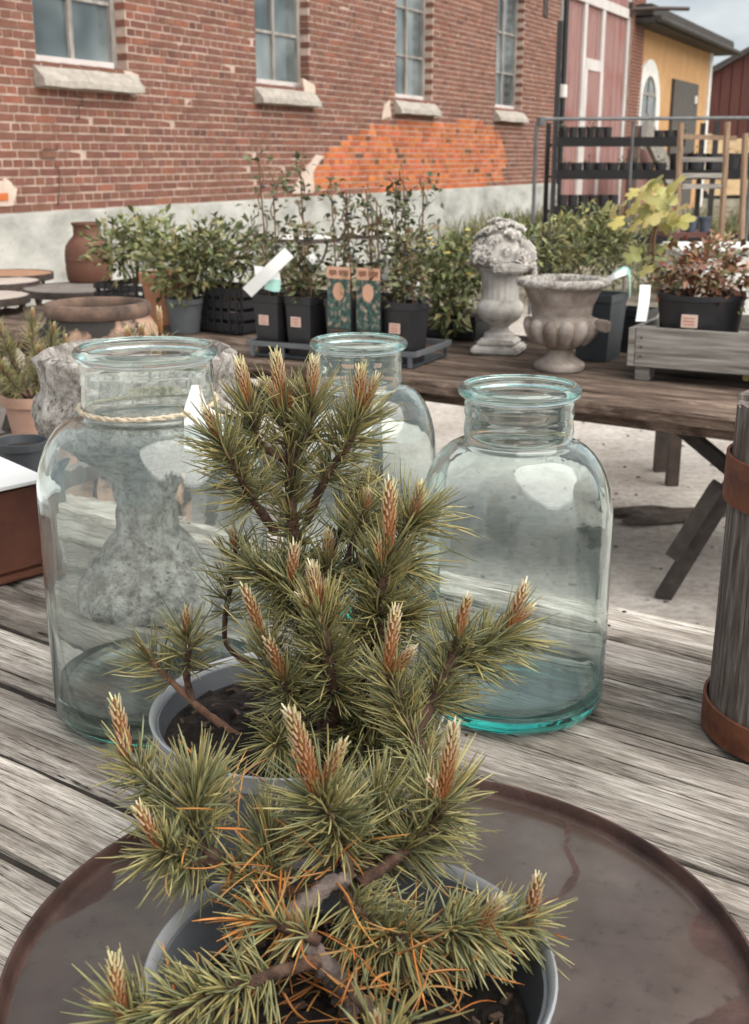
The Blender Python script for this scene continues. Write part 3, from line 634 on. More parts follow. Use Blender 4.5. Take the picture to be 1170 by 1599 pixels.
def wet(x, y):
    a = math.degrees(math.atan2(y, x)) % 360; q = math.hypot(x, y) / TRr
    def dip(c, w, amt): d_ = min(abs(a - c), 360 - abs(a - c)) / w; return amt * math.exp(-d_ * d_ * 2.0)
    edge = 1.02 - dip(137, 19, .17) - dip(160, 12, .12) - dip(8, 12, .16) - dip(343, 15, .24); v = (edge - q) / .10
    px_ = [(.62, .74), (.585, .60), (.60, .46), (.54, .35), (.47, .30), (.45, .12)]     # a thin dry streak wandering in from the rim
    for (p, q2) in zip(px_, px_[1:]):
        ax, ay, bx_, by = p[0] * TRr, p[1] * TRr, q2[0] * TRr, q2[1] * TRr; tt = max(0, min(1, ((x - ax) * (bx_ - ax) + (y - ay) * (by - ay)) / ((bx_ - ax) ** 2 + (by - ay) ** 2))); dd_ = math.hypot(x - ax - (bx_ - ax) * tt, y - ay - (by - ay) * tt); v = min(v, (dd_ - .0045) / .008 + .15)
    return max(0.0, min(1.0, .5 + .5 * v))
tm = MB(); prof = [(.0005, .004)] + [(.284 * k / 70, .004) for k in range(1, 71)] + [(.2872, .0052), (.2892, .009), (.2902, .0165), (.2918, .0185), (.2945, .018), (.2955, .0145), (.292, .007), (.284, .001), (.001, .0005)]
tm.lathe(prof, 200); tm.t = [((wet(x, y),) * 3 if z < .0045 and z > .003 else (0, 0, 0)) for (x, y, z) in tm.v]
tm.obj('tray_body', m_tray, tray, smooth=True, angle=60)

# ================================================================== glass jars
m_glass = M_glass('teal_glass', (.40, .90, .87), 25.0, haze=.030)
m_glass2 = M_glass('pale_glass', (.44, .89, .84), 17.0, haze=.034)
def jar_profile(H, rb, rn, rr, zs, zn, th, base, rlip):
    """outer then inner outline of a wide-mouth jar: closed loop"""
    o = [(0.0005, .004), (rb * .55, .002), (rb - .022, .0), (rb - .008, .003), (rb - .001, .014), (rb, .03), (rb + .0005, zs * .5), (rb, zs - .02)]
    n = 9
    for i in range(n + 1):
        a = math.pi / 2 * i / n; o.append((rn + (rb - rn) * (math.cos(a) ** .95), zs - .015 + (zn - zs + .015) * math.sin(a) ** 1.10))
    o += [(rn - .0005, zn + .006), (rn + .0008, zn + .014), (rn - .0008, zn + (H - zn) * .45), (rn + .0010, zn + (H - zn) * .52), (rn - .0006, zn + (H - zn) * .60), (rn + .0008, zn + (H - zn) * .67), (rn, H - rlip * 2.0), (rn + .001, H - rlip * 1.8)]
    for i in range(9):
        a = -math.pi * .55 + math.pi * 1.1 * i / 8; o.append((rr - rlip * .9 + rlip * .9 * math.cos(a), H - rlip * .8 + rlip * .8 * math.sin(a)))
    inn = [(rn - th * .2, H - .002), (rn - th, H - rlip), (rn - th * 1.1, H - rlip * 2.5), (rn - th, zn + .012)]
    for i in range(n + 1):
        a = math.pi / 2 * (1 - i / n); inn.append((rn - th + (rb - rn) * (math.cos(a) ** .95), zs - .018 + (zn - zs + .015) * math.sin(a) ** 1.10))
    inn += [(rb - th, zs * .5), (rb - th, base + .03), (rb - th - .003, base + .012), (rb - th - .012, base + .003), (rb * .6, base), (0.0005, base + .003)]
    return o + inn
def jar(name, label, loc, prof, mat, seed):
    t = thing(name, label, 'jar', loc)
    ph = seed * 1.7
    b = MB(); b.lathe(prof, 72, fr=lambda a, r, z: r * (1 + .004 * math.sin(2 * a + ph) + .003 * math.sin(3 * a + ph * 2 + z * 9)))
    b.obj('glass_body', mat, t, smooth=True, angle=180); return t
JR = G(795, 1090, TZ); JL = G(258, 1100, TZ); JM = V(560, 550, 1.64); JM.z = TZ
profR = jar_profile(.380, .110, .0605, .0685, .240, .314, .0030, .013, .0090)
profL = jar_profile(.425, .126, .0715, .0785, .282, .350, .0030, .009, .0085)
jr = jar('glass_jar', 'teal tinted glass jar next to the wooden barrel', (JR.x, JR.y, TZ + .001), profR, m_glass, 1)
jl = jar('glass_jar', 'largest clear glass jar with twine and paper tag round its neck', (JL.x, JL.y, TZ + .001), profL, m_glass2, 2)
jm = jar('glass_jar', 'pale green glass jar standing behind the pine, half hidden', (JM.x, JM.y, TZ + .001), profR, m_glass, 3)
# rain water in the bottom of the big jar
mw = M_glass('jar_water_clear', (.80, .88, .72), 5.0, ior=1.333)
wt = MB(); rw = .126 - .0030 + .0005; wt.lathe([(0.0, .0086), (rw * .6, .0086), (rw - .012, .011), (rw - .003, .02), (rw, .028), (rw, .040), (rw - .0025, .0392), (0, .039)], 72)
wo = wt.obj('rain_water', mw, None, loc=(JL.x, JL.y, TZ + .001), smooth=True, angle=50); tag(wo, 'shallow rain water in the bottom of the largest jar', 'water')
# twine and tag
m_twine = M('jute_twine', [(.50, .40, .28), (.72, .62, .48)], 120, rough=.95, bump=.8)
tw = thing('twine', 'beige jute twine tied round the neck of the largest jar', 'twine', (JL.x, JL.y, TZ + .001))
rt = .0748; loop = [(rt * math.cos(a), rt * math.sin(a), .362 + .004 * math.sin(a + .6)) for a in np.linspace(0, 2 * math.pi, 60)]
tb = MB(); 
for ph in (0, math.pi):
    pts = [(x * (1 + .016 * math.cos(30 * i * .35 + ph)), y * (1 + .016 * math.cos(30 * i * .35 + ph)), z + .0013 * math.sin(30 * i * .35 + ph)) for i, (x, y, z) in enumerate(loop)]
    tb.tube(pts, .0022, 6, cap=False)
tb.obj('loop', m_twine, tw, smooth=True)
aT = R(-38); tp = Vector((rt * math.cos(aT), rt * math.sin(aT), .362))
MB().tube(arc_points([tp, tp + Vector((.02, -.006, -.004)), tp + Vector((.045, -.004, -.002)), tp + Vector((.07, .002, -.012))], 12), .0016, 6).obj('loose_end', m_twine, tw, smooth=True)
MB().tube(arc_points([tp, tp + Vector((.008, -.006, .006)), tp + Vector((.006, -.010, .03))], 8), .0008, 5).obj('string', m_twine, tw, smooth=True)
tg = thing('paper_tag', 'white folded paper tag hanging from the twine', 'tag', (JL.x + tp.x, JL.y + tp.y - .007, TZ + tp.z))
MB().prism([(-.002, .030), (.006, .030), (.013, .006), (.016, -.046), (.0, -.041), (-.014, -.036), (-.011, .006)], -.0006, .0006).obj('sheet', m_paper, tg, rot=(R(-8), 0, R(12)))
MB().prism([(.006, .012), (.028, -.004), (.034, -.034), (.012, -.042)], -.0006, .0006).obj('fold', m_paper, tg, rot=(R(-14), 0, R(40)), loc=(0, .003, 0))

# ================================================================== stave barrel at the edge
m_stave = M('barrel_stave', [(.06, .045, .037), (.155, .125, .108), (.30, .265, .24)], 6, (22, 22, 2.2), rough=.9, bump=.7, vary=.10, spots=[((.10, .045, .025), 5, .52, .70)])
m_rust = M('rusty_hoop', [(.10, .032, .018), (.21, .075, .038), (.12, .05, .035)], 22, rough=.85, bump=.6, metallic=.15)
BC = G(1262, 1140, TZ); bar = thing('stave_barrel', 'grey wooden stave barrel with two rusty iron hoops', 'barrel', (BC.x, BC.y, TZ))
br, bh, bt, nst = .112, .372, .017, 14
def brad(z): return br * (1 - .03 * (z / bh))
for i in range(nst):
    a0 = 2 * math.pi * i / nst + .005; a1 = 2 * math.pi * (i + 1) / nst - .005; vs = []; fs = []; dr = random.uniform(-.0006, .0006); zt_ = bh + random.uniform(-.004, .004); K = 6; A = 3
    for k in range(K + 1):
        z = zt_ * k / K
        for rr in (brad(z) + dr, brad(z) - bt):
            for j in range(A + 1): a = a0 + (a1 - a0) * j / A; vs.append((rr * math.cos(a), rr * math.sin(a), z))
    W = 2 * (A + 1); ring = [0, 1, 2, 3, 7, 6, 5, 4]
    for k in range(K):
        for j in range(8): j2 = (j + 1) % 8; fs.append((k * W + ring[j], k * W + ring[j2], (k + 1) * W + ring[j2], (k + 1) * W + ring[j]))
    fs.append(tuple(ring[::-1])); fs.append(tuple(K * W + r for r in ring))
    MB().add(vs, fs).obj('stave', m_stave, bar)
MB().lathe([(0, .012), (br - bt + .002, .012), (br - bt + .002, .03), (0, .03)], 32).obj('bottom', m_stave, bar)
for z0, z1 in ((.0, .036), (.268, .318)):
    def hp_(z): return brad(z) + .0018
    MB().lathe([(hp_(z0), z0), (hp_(z0) + .0035, z0), (hp_(z1) + .0035, z1), (hp_(z1), z1)], 56, close=True, fr=lambda a, r, z: r * (1 + .003 * math.sin(5 * a))).obj('hoop', m_rust, bar, smooth=True)

# ================================================================== rough stone urn behind the big jar
m_stone = M('lichen_stone', [(.12, .10, .088), (.36, .33, .30), (.58, .55, .51)], 46, rough=.95, bump=1.0, bscale=80, spots=[((.10, .085, .075), 110, .56, .66), ((.20, .175, .155), 22, .54, .70)], bdist=.012, lo=.36, hi=.60, nrough=.75)
def rough_lathe(prof, n, amp, seed):
    rs = np.random.default_rng(seed); b = MB(); ph = rs.uniform(0, 6.28, 12)
    fine = []
    for (r0, z0), (r1, z1) in zip(prof, prof[1:]):
        m = max(1, int(math.hypot(r1 - r0, z1 - z0) / .012))
        fine += [(r0 + (r1 - r0) * i / m, z0 + (z1 - z0) * i / m) for i in range(m)]
    fine.append(prof[-1]); rnd = {}
    def fr(a, r, z):
        return max(0, r + amp * (math.sin(7 * a + ph[0] + 40 * z) * .4 + math.sin(11 * a - 55 * z + ph[1]) * .4 + math.sin(17 * a + 90 * z + ph[2]) * .3 + rs.normal() * .35) * min(1, r / .03))
    return b.lathe(fine, n, fr=fr)
UP = V(214, 545, 1.63); urn = thing('stone_urn', 'rough lichen covered stone urn behind the largest jar', 'urn', (UP.x, UP.y, TZ))
up_ = rough_lathe([(0, 0), (.115, 0), (.117, .022), (.10, .05), (.07, .085), (.046, .12), (.042, .16), (.055, .20), (.10, .235), (.140, .262), (.148, .285), (.142, .305), (.131, .318), (.134, .345), (.136, .362), (.124, .368), (.110, .350), (.09, .27), (.0, .25)], 72, .0035, 3)
up_.obj('body', m_stone, urn, smooth=True, angle=80)
MB().lathe([(0, .335), (.06, .338), (.111, .330)], 40).obj('soil', m_soil, urn, smooth=True)

# ================================================================== rusty trough box with white cover at the edge
m_rbox = M('rusty_box', [(.085, .028, .018), (.18, .068, .04)], 9, rough=.75, bump=.4, metallic=.1, spots=[((.05, .025, .02), 4, .5, .7)])
c0 = G(78, 893, TZ); c1 = G(0, 915, TZ); dx = (c1 - c0); dx.z = 0; dx.normalize(); bang = math.atan2(-dx.y, -dx.x)
box = thing('rusty_box', 'rusty brown metal box with a white cover beside the largest jar', 'box', (c0.x, c0.y, TZ), bang)
bb = MB(); bb.box(-.46, 0, 0, .20, .012, .148); bb.obj('case', m_rbox, box, bevel=.006)
bb = MB(); bb.box(-.465, .006, -.006, .206, .0015, .0115); bb.obj('bottom_flange', m_rbox, box, bevel=.003)
bb = MB(); bb.add([(-.47, -.012, .149), (.004, -.012, .149), (.004, .21, .149), (-.47, .21, .149), (-.47, -.012, .156), (.004, -.012, .154), (.0, .21, .172), (-.47, .21, .18)], [(0, 3, 2, 1), (4, 5, 6, 7), (0, 1, 5, 4), (1, 2, 6, 5), (2, 3, 7, 6), (3, 0, 4, 7)]); bb.obj('cover', m_paper, box)
MB().lathe([(0, 0), (.012, 0), (.014, .006), (.008, .012), (0, .013)], 14).obj('knob', m_iron, box, loc=(-.12, -.002, .05), rot=(R(90), 0, 0))
MB().lathe([(0, 0), (.03, 0), (.03, .02), (0, .02)], 20).obj('foot', m_iron, box, loc=(-.4, .1, -.0185 + .0185))

# ================================================================== potted pines
m_pot = M('grey_nursery_pot', [(.085, .092, .105), (.125, .135, .15)], 10, rough=.42)
m_potrim = M('pot_rim', [(.22, .235, .25), (.32, .335, .35)], 10, rough=.35)
def nursery_pot(label, loc, r, h, soil_z):
    t = thing('nursery_pot', label, 'pot', loc); rb = r * .74; th = .0022
    MB().lathe([(0, .0), (rb, .0), (rb + .002, .004), (r - .006, h - .02), (r - .006, h - .006), (r - .006 - th, h - .006), (r - .009 - th, h - .02), (rb - th, .004), (0, .004)], 64).obj('pot_body', m_pot, t, smooth=True)
    MB().lathe([(r - .0058, h - .016), (r - .0030, h - .016), (r - .0010, h - .004), (r, h), (r - .0014, h + .0012), (r - .0032, h), (r - .0058, h - .006)], 72, close=True).obj('rim', m_potrim, t, smooth=True)
    rs = .0; rS = rb + (r - rb) * soil_z / h - .0075; n = 34; vs = [(0, 0, soil_z)]; fs = []
    K = 16; rl = random.Random(5)
    for k in range(1, K + 1):
        for i in range(n * 2):
            a = math.pi * i / n; q = rS * k / K; vs.append((q * math.cos(a), q * math.sin(a), soil_z + (rl.gauss(0, .0032) if k < K else -.002)))
    m2 = n * 2
    for i in range(m2): fs.append((0, 1 + i, 1 + (i + 1) % m2))
    for k in range(K - 1):
        for i in range(m2): i2 = (i + 1) % m2; fs.append((1 + k * m2 + i, 1 + k * m2 + i2, 1 + (k + 1) * m2 + i2, 1 + (k + 1) * m2 + i))
    so = MB().add(vs, fs).obj('soil', m_soil, t, smooth=False)
    ch = MB()
    for _ in range(90):
        a = rl.uniform(0, 6.28); q = rS * math.sqrt(rl.random()) * .96; s = rl.uniform(.0015, .005); p = Vector((q * math.cos(a), q * math.sin(a), soil_z + .002)); d = Vector((rl.uniform(-1, 1), rl.uniform(-1, 1), rl.uniform(-.4, .4))).normalized()
        ch.bar(p - d * s, p + d * s, s * .9, s * .6, tint=(1, 1, 1))
    c_ = ch.obj('bark_chips', M('bark_chips', [(.03, .018, .012), (.13, .085, .06)], 60, rough=.95), so); tag(c_, kind='stuff')
    return t
Q1 = Vector((-.0148, .622, TZ + .0058)); Q2 = Vector((-.068, .962, TZ + .0058))
nursery_pot('grey plastic pot holding the low front pine', Q1, .127, .137, .098)
nursery_pot('grey plastic pot in the tray holding the tall rear pine', Q2, .131, .146, .125)

m_needle = M('pine_needle', [(.9, .9, .9), (1.08, 1.08, 1.08)], 40, rough=.42, tint=True, spec=.45)
m_bark = M('pine_bark', [(.035, .018, .013), (.10, .052, .034), (.19, .12, .085)], 90, rough=.9, bump=1.0, bscale=150, bdist=.006)
m_oldbark = M('grey_bark', [(.10, .075, .065), (.24, .19, .17)], 80, rough=.95, bump=1.0, bdist=.006)
m_bud = M('bud_scales', [(.85, .85, .85), (1.15, 1.15, 1.15)], 90, rough=.6, tint=True)

def needle_arrays(bases, dirs, bend, length, width, cols, segs=5):
    """tapered three-sided needles; all arrays (n,3)/(n,)"""
    n = len(bases); width = width * .95; V_ = []; up = np.cross(dirs, bend); nl = np.linalg.norm(up, axis=1, keepdims=True); up = np.where(nl > 1e-5, up / np.maximum(nl, 1e-6), [[1, 0, 0]]); side = np.cross(up, dirs)
    prof = [.62, .95, 1.0, .96, .82, .30]; rings = []
    for k in range(segs + 1):
        t = k / segs; c = bases + dirs * (length[:, None] * t) + bend * (length[:, None] * t * t)
        w = (width * prof[k])[:, None]
        rings.append(np.stack([c + up * w, c - up * w * .6 + side * w * .75, c - up * w * .6 - side * w * .75], 1))
    vs = np.stack(rings, 1).reshape(n, -1, 3); per = 3 * (segs + 1)
    f = []
    for k in range(segs):
        for j in range(3): j2 = (j + 1) % 3; f.append((3 * k + j, 3 * k + j2, 3 * k + 3 + j2, 3 * k + 3 + j))
    f = np.array(f); fs = (f[None] + (np.arange(n) * per)[:, None, None]).reshape(-1, 4)
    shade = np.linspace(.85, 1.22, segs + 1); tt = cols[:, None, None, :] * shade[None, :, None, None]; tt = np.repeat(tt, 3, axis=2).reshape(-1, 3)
    return vs.reshape(-1, 3), fs, tt

GREENS = np.array([(.25, .228, .092), (.20, .196, .085), (.30, .262, .110), (.150, .165, .085), (.36, .312, .140), (.26, .215, .085), (.165, .168, .085), (.18, .185, .10)])
DRY = np.array([(.42, .17, .045), (.50, .24, .07), (.34, .20, .08), (.45, .15, .03)])
NM = LM = 1.0
def needles_on(path, n, length, s0=0.0, s1=1.0, spread=(38, 80), width=.00078, pal=GREENS, droop=.10, tipw=1.0, bright=1.0):
    P = np.array([list(p) for p in path]); seg = np.linalg.norm(np.diff(P, axis=0), axis=1); cum = np.concatenate([[0], np.cumsum(seg)]); tot = cum[-1]
    length = length * .80 * LM; n2 = int(n * .56 * NM); s = (s0 + (s1 - s0) * rng.random(n2) ** (1 / tipw)) * tot
    base = np.stack([np.interp(s, cum, P[:, k]) for k in range(3)], 1); e = .004
    ax = np.stack([np.interp(np.minimum(s + e, tot), cum, P[:, k]) - np.interp(np.maximum(s - e, 0), cum, P[:, k]) for k in range(3)], 1); ax /= np.linalg.norm(ax, axis=1, keepdims=True)
    ref = np.where(np.abs(ax[:, 2:3]) < .9, [[0, 0, 1.]], [[1., 0, 0]]); x = np.cross(ax, ref); x /= np.linalg.norm(x, axis=1, keepdims=True); y = np.cross(ax, x)
    phi = rng.uniform(0, 2 * math.pi, n2); frac = (s / tot - s0) / max(1e-6, s1 - s0)
    ang = np.radians(spread[1] + (spread[0] - spread[1]) * frac + rng.normal(0, 11, n2))
    out = []
    for pair in (-1, 1):                                       # needles grow in twos
        ph = phi + pair * rng.uniform(.05, .22, n2); an = ang + rng.normal(0, .07, n2)
        rad = x * np.cos(ph)[:, None] + y * np.sin(ph)[:, None]; d = ax * np.cos(an)[:, None] + rad * np.sin(an)[:, None]
        L_ = length * rng.uniform(.58, 1.18, n2); bend = ax * (rng.uniform(.0, .32, n2))[:, None] + np.array([[0, 0, -1.]]) * (droop * rng.uniform(.2, 1.2, n2))[:, None] + rng.normal(0, .10, (n2, 3))
        c = pal[rng.integers(0, len(pal), n2)] * rng.uniform(.60, 1.42, (n2, 1)) * bright
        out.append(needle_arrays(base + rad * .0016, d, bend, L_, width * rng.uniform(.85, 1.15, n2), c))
    return out
def join_needles(name, outs, mat, parent):
    off = 0; VS, FS, TS = [], [], []
    for v, f, t in outs: VS.append(v); FS.append(f + off); TS.append(t); off += len(v)
    me = quads_mesh(name, np.concatenate(VS), np.concatenate(FS), np.concatenate(TS), mat, True)
    o = link(name, me, parent); return tag(o, kind='stuff')

def bud_mesh(L, r, fluff, seed):
    r = r * .68
    """candle bud: brown scaly spindle carrying rows of pale needle tips"""
    rs = random.Random(seed); b = MB()
    prof = [(r * .55, 0), (r * .8, L * .12), (r * .95, L * .4), (r * .92, L * .7), (r * .6, L * .9), (.0002, L)]
    bx_, by_ = rs.uniform(-.12, .12) * L, rs.uniform(-.12, .12) * L; b.lathe(prof, 10, tint=(.22, .075, .022)); n = int(46 * fluff * L / .035) + 16; ga = 2.39996
    for i in range(n):
        t = (i + .5) / n; z = L * (.02 + .92 * t); a = i * ga; rr = np.interp(z, [p[1] for p in prof], [p[0] for p in prof])
        out = Vector((math.cos(a), math.sin(a), 0)); base = out * rr * .9 + Vector((0, 0, z)); ln = (.0042 + .0035 * fluff) * rs.uniform(.8, 1.2); w = .0010
        tip = base + (out * .34 + Vector((0, 0, 1))).normalized() * ln; tt = Vector((-math.sin(a), math.cos(a), 0))
        k = t ** 2.0; c_lo = (.30, .105, .030); c_hi = (.56, .52, .29) if rs.random() > .3 else (.66, .57, .42); mixc = tuple(c_lo[q] + (c_hi[q] - c_lo[q]) * min(1, .04 + k * 1.0) for q in range(3))
        vs = [base + tt * w, base - tt * w, base + out * w * 1.3, tip + tt * w * .45, tip - tt * w * .45, tip + out * w * .6]
        b.add(vs, [(0, 2, 5, 3), (2, 1, 4, 5), (1, 0, 3, 4), (3, 5, 4)], mixc)
    b.v = [(x + bx_ * (z / L) ** 2, y + by_ * (z / L) ** 2, z) for x, y, z in b.v]
    return b
def align(o, d):
    o.rotation_mode = 'QUATERNION'; o.rotation_quaternion = Vector(d).to_track_quat('Z', 'Y')
def branch(tree, ctrl, r0, r1, need=None, buds=(), n=None, mat=None, jit=.16):
    """ctrl: control points (px, py, Y); need: list of needle settings; buds: (base, tip, radius, fluff)"""
    pts = [V(*c) if len(c) == 3 and c[2] > 0 and c[0] > 3 else Vector(c) for c in ctrl]
    ln = sum((a - b).length for a, b in zip(pts, pts[1:])); k = n or max(8, int(ln / .0045)); path = arc_points(pts, k)
    t = MB(); t.tube(path, [r0 + (r1 - r0) * i / (k - 1) for i in range(k)], 8, jit=jit); o = t.obj('branch', mat or m_bark, tree, smooth=True, angle=70)
    outs = []
    for kw in (need or []): outs += needles_on(path, **kw)
    if outs: join_needles('needles', outs, m_needle, o)
    for i, (ba, ti, rr, fl) in enumerate(buds):
        A, B = V(*ba), V(*ti); d = B - A; bo = bud_mesh(d.length, rr, fl, hash((ba, ti)) % 1000).obj('bud', m_bud, o, loc=A); align(bo, d)
    return o

def D(n, L, s0=.2, s1=1.0, sp=(35, 78), **kw): return dict(n=n, length=L, s0=s0, s1=s1, spread=sp, **kw)
# ---- tall pine in the rear pot
py2 = thing('pine', 'tall young pine with many bud candles in front of the jars', 'pine', Q2)
def reparent(root):
    inv = Matrix.Translation(-root.location)
    for ch in root.children: ch.matrix_parent_inverse = inv
br2 = lambda *a, **k: branch(py2, *a, **k)
NM, LM = 1.2, .97
Y0 = .965
t = MB(); pth = arc_points([Vector((Q2.x + .03, Q2.y - .01, TZ + .10)), V(505, 1120, .955), V(490, 1010, .955), V(468, 900, .955), V(455, 800, .955), V(453, 700, .955), V(442, 628, .955)], 60)
t.tube(pth, [.0075 - .0040 * i / 59 for i in range(60)], 9, jit=.13); tr2 = t.obj('trunk', m_bark, py2, smooth=True, angle=70)
join_needles('needles', needles_on(pth, 460, .046, .45, 1.0, (40, 80)) + needles_on(pth, 130, .044, .2, .5, (50, 90)) , m_needle, tr2)
A, B = V(443, 640, .955), V(432, 548, .955)
for (a, b, r_, f_) in ((A, B, .0060, 1.0), (V(440, 640, .953), V(418, 590, .950), .0038, 1.1), (V(446, 640, .953), V(462, 595, .950), .0036, 1.0)):
    bo = bud_mesh((b - a).length, r_, f_, int(b.x * 999)).obj('bud', m_bud, tr2, loc=a); align(bo, b - a)
br2([(448, 720, .955), (405, 690, .945), (388, 632, .94)], .0030, .0024, [D(120, .040, .35)], [((388, 630, .94), (380, 562, .94), .0046, .9)])
br2([(455, 715, .955), (480, 680, .948), (487, 625, .945)], .0030, .0024, [D(120, .040, .35)], [((487, 622, .945), (487, 560, .945), .0044, .9)])
br2([(478, 815, .955), (510, 745, .95), (545, 690, .945), (562, 640, .94)], .0042, .0028, [D(250, .044, .35)], [((562, 632, .94), (562, 574, .94), .0048, .9), ((566, 640, .938), (590, 588, .935), .0034, .8)])
br2([(430, 830, .95), (395, 780, .935), (362, 720, .925), (340, 680, .92)], .0042, .0026, [D(250, .047, .3, .97, (45, 82))], [((342, 688, .92), (325, 636, .918), .0042, .7)])
br2([(505, 900, .955), (535, 820, .965), (562, 765, .97)], .0034, .0026, [D(130, .040, .4)], [((560, 775, .97), (575, 735, .97), .0036, .6)])
br2([(540, 880, .93), (562, 820, .925), (573, 790, .92)], .0030, .0022, [D(90, .04, .4)], [((571, 795, .92), (575, 768, .92), .0034, .7)])
br2([(560, 1120, .93), (586, 1010, .905), (595, 930, .895), (602, 860, .89)], .0062, .0036, [D(430, .050, .30, 1.0, (32, 76))], [((604, 865, .89), (614, 752, .885), .0070, .8), ((596, 880, .885), (586, 838, .88), .0040, .7)])
br2([(600, 900, .92), (625, 845, .925), (645, 805, .925)], .0036, .0030, [D(90, .05, .5, 1.0, (40, 75)), D(36, .075, .75, 1.0, (50, 85), droop=.25)], [((640, 815, .925), (664, 756, .925), .0040, .9)])
br2([(470, 990, .93), (460, 940, .92), (457, 905, .915)], .0030, .0024, [D(120, .042, .3)], [((457, 908, .915), (458, 852, .912), .0052, .6)])
br2([(500, 960, .935), (510, 905, .93), (512, 880, .93)], .003, .0024, [D(100, .04, .4)], [((512, 882, .93), (513, 828, .928), .0044, .8)])
br2([(525, 1150, .90), (518, 1060, .875), (505, 985, .865), (500, 955, .862)], .0060, .0040, [D(400, .047, .30, 1.0, (30, 76)), D(70, .032, .9, 1.0, (8, 35), width=.0010, pal=GREENS[[2, 4]], bright=1.2)], [((498, 952, .86), (488, 878, .856), .0052, 1.1), ((490, 958, .858), (470, 925, .855), .003, .7)])
br2([(395, 1040, .98), (352, 1000, .985), (362, 900, .98), (368, 855, .975)], .0026, .0020, [D(90, .038, .45)], [((367, 858, .975), (364, 826, .974), .0032, .3)])
br2([(440, 1110, .90), (425, 1050, .89), (410, 1005, .885)], .0034, .0026, [D(130, .040, .3)], [((410, 1008, .885), (390, 908, .882), .0050, .6)])
br2([(470, 1120, .88), (452, 1085, .87), (442, 1060, .866)], .0034, .0028, [D(190, .042, .2, 1.0, (48, 88))], [((443, 1066, .866), (424, 990, .862), .0056, .6)])
br2([(432, 1140, .955), (380, 1152, .955), (330, 1120, .96), (300, 1095, .962), (262, 1058, .965), (228, 1022, .968)], .0046, .0024, [D(60, .045, .75, 1.0, (40, 80))], [((233, 1030, .968), (222, 1008, .968), .0036, .3)], mat=M('young_bark', [(.16, .075, .045), (.28, .155, .10)], 90, rough=.9, bump=.9, bscale=150, bdist=.005))
br2([(302, 1098, .962), (292, 1060, .962), (294, 1015, .962), (291, 985, .962)], .0032, .0026, [D(90, .045, .35, 1.0, (45, 88), droop=.2)], [((292, 992, .962), (287, 950, .962), .0036, .4)])
for (ct, n_) in (([(520, 1120, .93), (560, 1135, .90), (600, 1120, .87)], 240), ([(560, 1100, .93), (620, 1100, .90), (665, 1085, .88)], 240), ([(480, 1130, .92), (450, 1150, .88), (430, 1165, .85)], 170), ([(540, 1010, .94), (590, 975, .92), (640, 960, .91)], 200), ([(470, 930, .94), (420, 905, .93), (392, 880, .93)], 170), ([(540, 900, .94), (580, 885, .93), (640, 880, .93)], 200), ([(540, 1130, .92), (580, 1170, .87), (640, 1180, .84)], 220)):
    br2(ct, .0032, .0022, [D(n_, .046, .15, 1.0, (38, 85), droop=.12)])
reparent(py2)
# ---- low pine in the front pot
py1 = thing('pine', 'low bushy pine leaning out of the front pot', 'pine', Q1)
br1 = lambda *a, **k: branch(py1, *a, **k)
NM, LM = 1.0, .88
t = MB(); pth = arc_points([Vector((Q1.x + .01, Q1.y, TZ + .08)), V(528, 1540, .625), V(500, 1500, .62), V(455, 1440, .64), V(500, 1390, .66), V(545, 1370, .67)], 50)
t.tube(pth, [.0075 - .0022 * i / 49 for i in range(50)], 9, jit=.30); t.obj('trunk', m_oldbark, py1, smooth=True, angle=70)
br1([(545, 1372, .67), (530, 1310, .68), (500, 1245, .68)], .0048, .0036, [D(330, .056, .35, 1.0, (50, 98), width=.00082, droop=.2)], [((494, 1246, .68), (462, 1092, .674), .0062, .9), ((500, 1240, .678), (533, 1155, .676), .0042, .6)])
br1([(560, 1380, .67), (630, 1330, .69), (680, 1280, .70), (690, 1245, .70)], .0046, .0036, [D(330, .052, .4, 1.0, (45, 95), width=.00082, droop=.2)], [((690, 1244, .70), (717, 1138, .695), .0052, .9), ((684, 1252, .698), (676, 1215, .694), .0036, .3)])
br1([(590, 1340, .70), (670, 1220, .77), (635, 1130, .80), (608, 1050, .805)], .0056, .0034, [D(330, .046, .45, 1.0, (40, 86)), D(70, .045, .1, .5, (50, 90))], [((606, 1050, .805), (618, 952, .80), .0052, .7), ((614, 1050, .803), (645, 1010, .80), .0036, .6)])
br1([(640, 1160, .79), (680, 1085, .82), (705, 1030, .83), (716, 995, .83)], .0052, .0036, [D(230, .047, .35, 1.0, (42, 85), droop=.22)], [((715, 996, .83), (726, 928, .828), .0046, .5)])
br1([(705, 1040, .83), (755, 1010, .835), (792, 990, .838)], .0036, .0026, [D(230, .050, .15, 1.0, (35, 72), droop=.2)], [((790, 992, .838), (826, 916, .835), .0048, .7), ((800, 975, .836), (828, 948, .834), .0028, .8)])
br1([(545, 1375, .67), (470, 1392, .665), (400, 1385, .67), (345, 1345, .68), (305, 1300, .69), (310, 1225, .70)], .0052, .0034, [D(120, .040, .35, .8, (55, 95)), D(210, .048, .80, 1.0, (22, 80), width=.0009)], [])
br1([(340, 1345, .68), (290, 1345, .675), (250, 1325, .67)], .0034, .0026, [D(210, .043, .3, 1.0, (52, 98), droop=.2)], [((252, 1326, .67), (214, 1258, .668), .0046, .55)])
br1([(305, 1300, .69), (270, 1260, .72), (225, 1215, .735), (200, 1185, .74)], .0034, .0026, [D(210, .040, .4, 1.0, (48, 92), droop=.15)], [((200, 1186, .74), (183, 1090, .737), .0052, .7), ((198, 1188, .738), (190, 1150, .735), .0048, .5)])
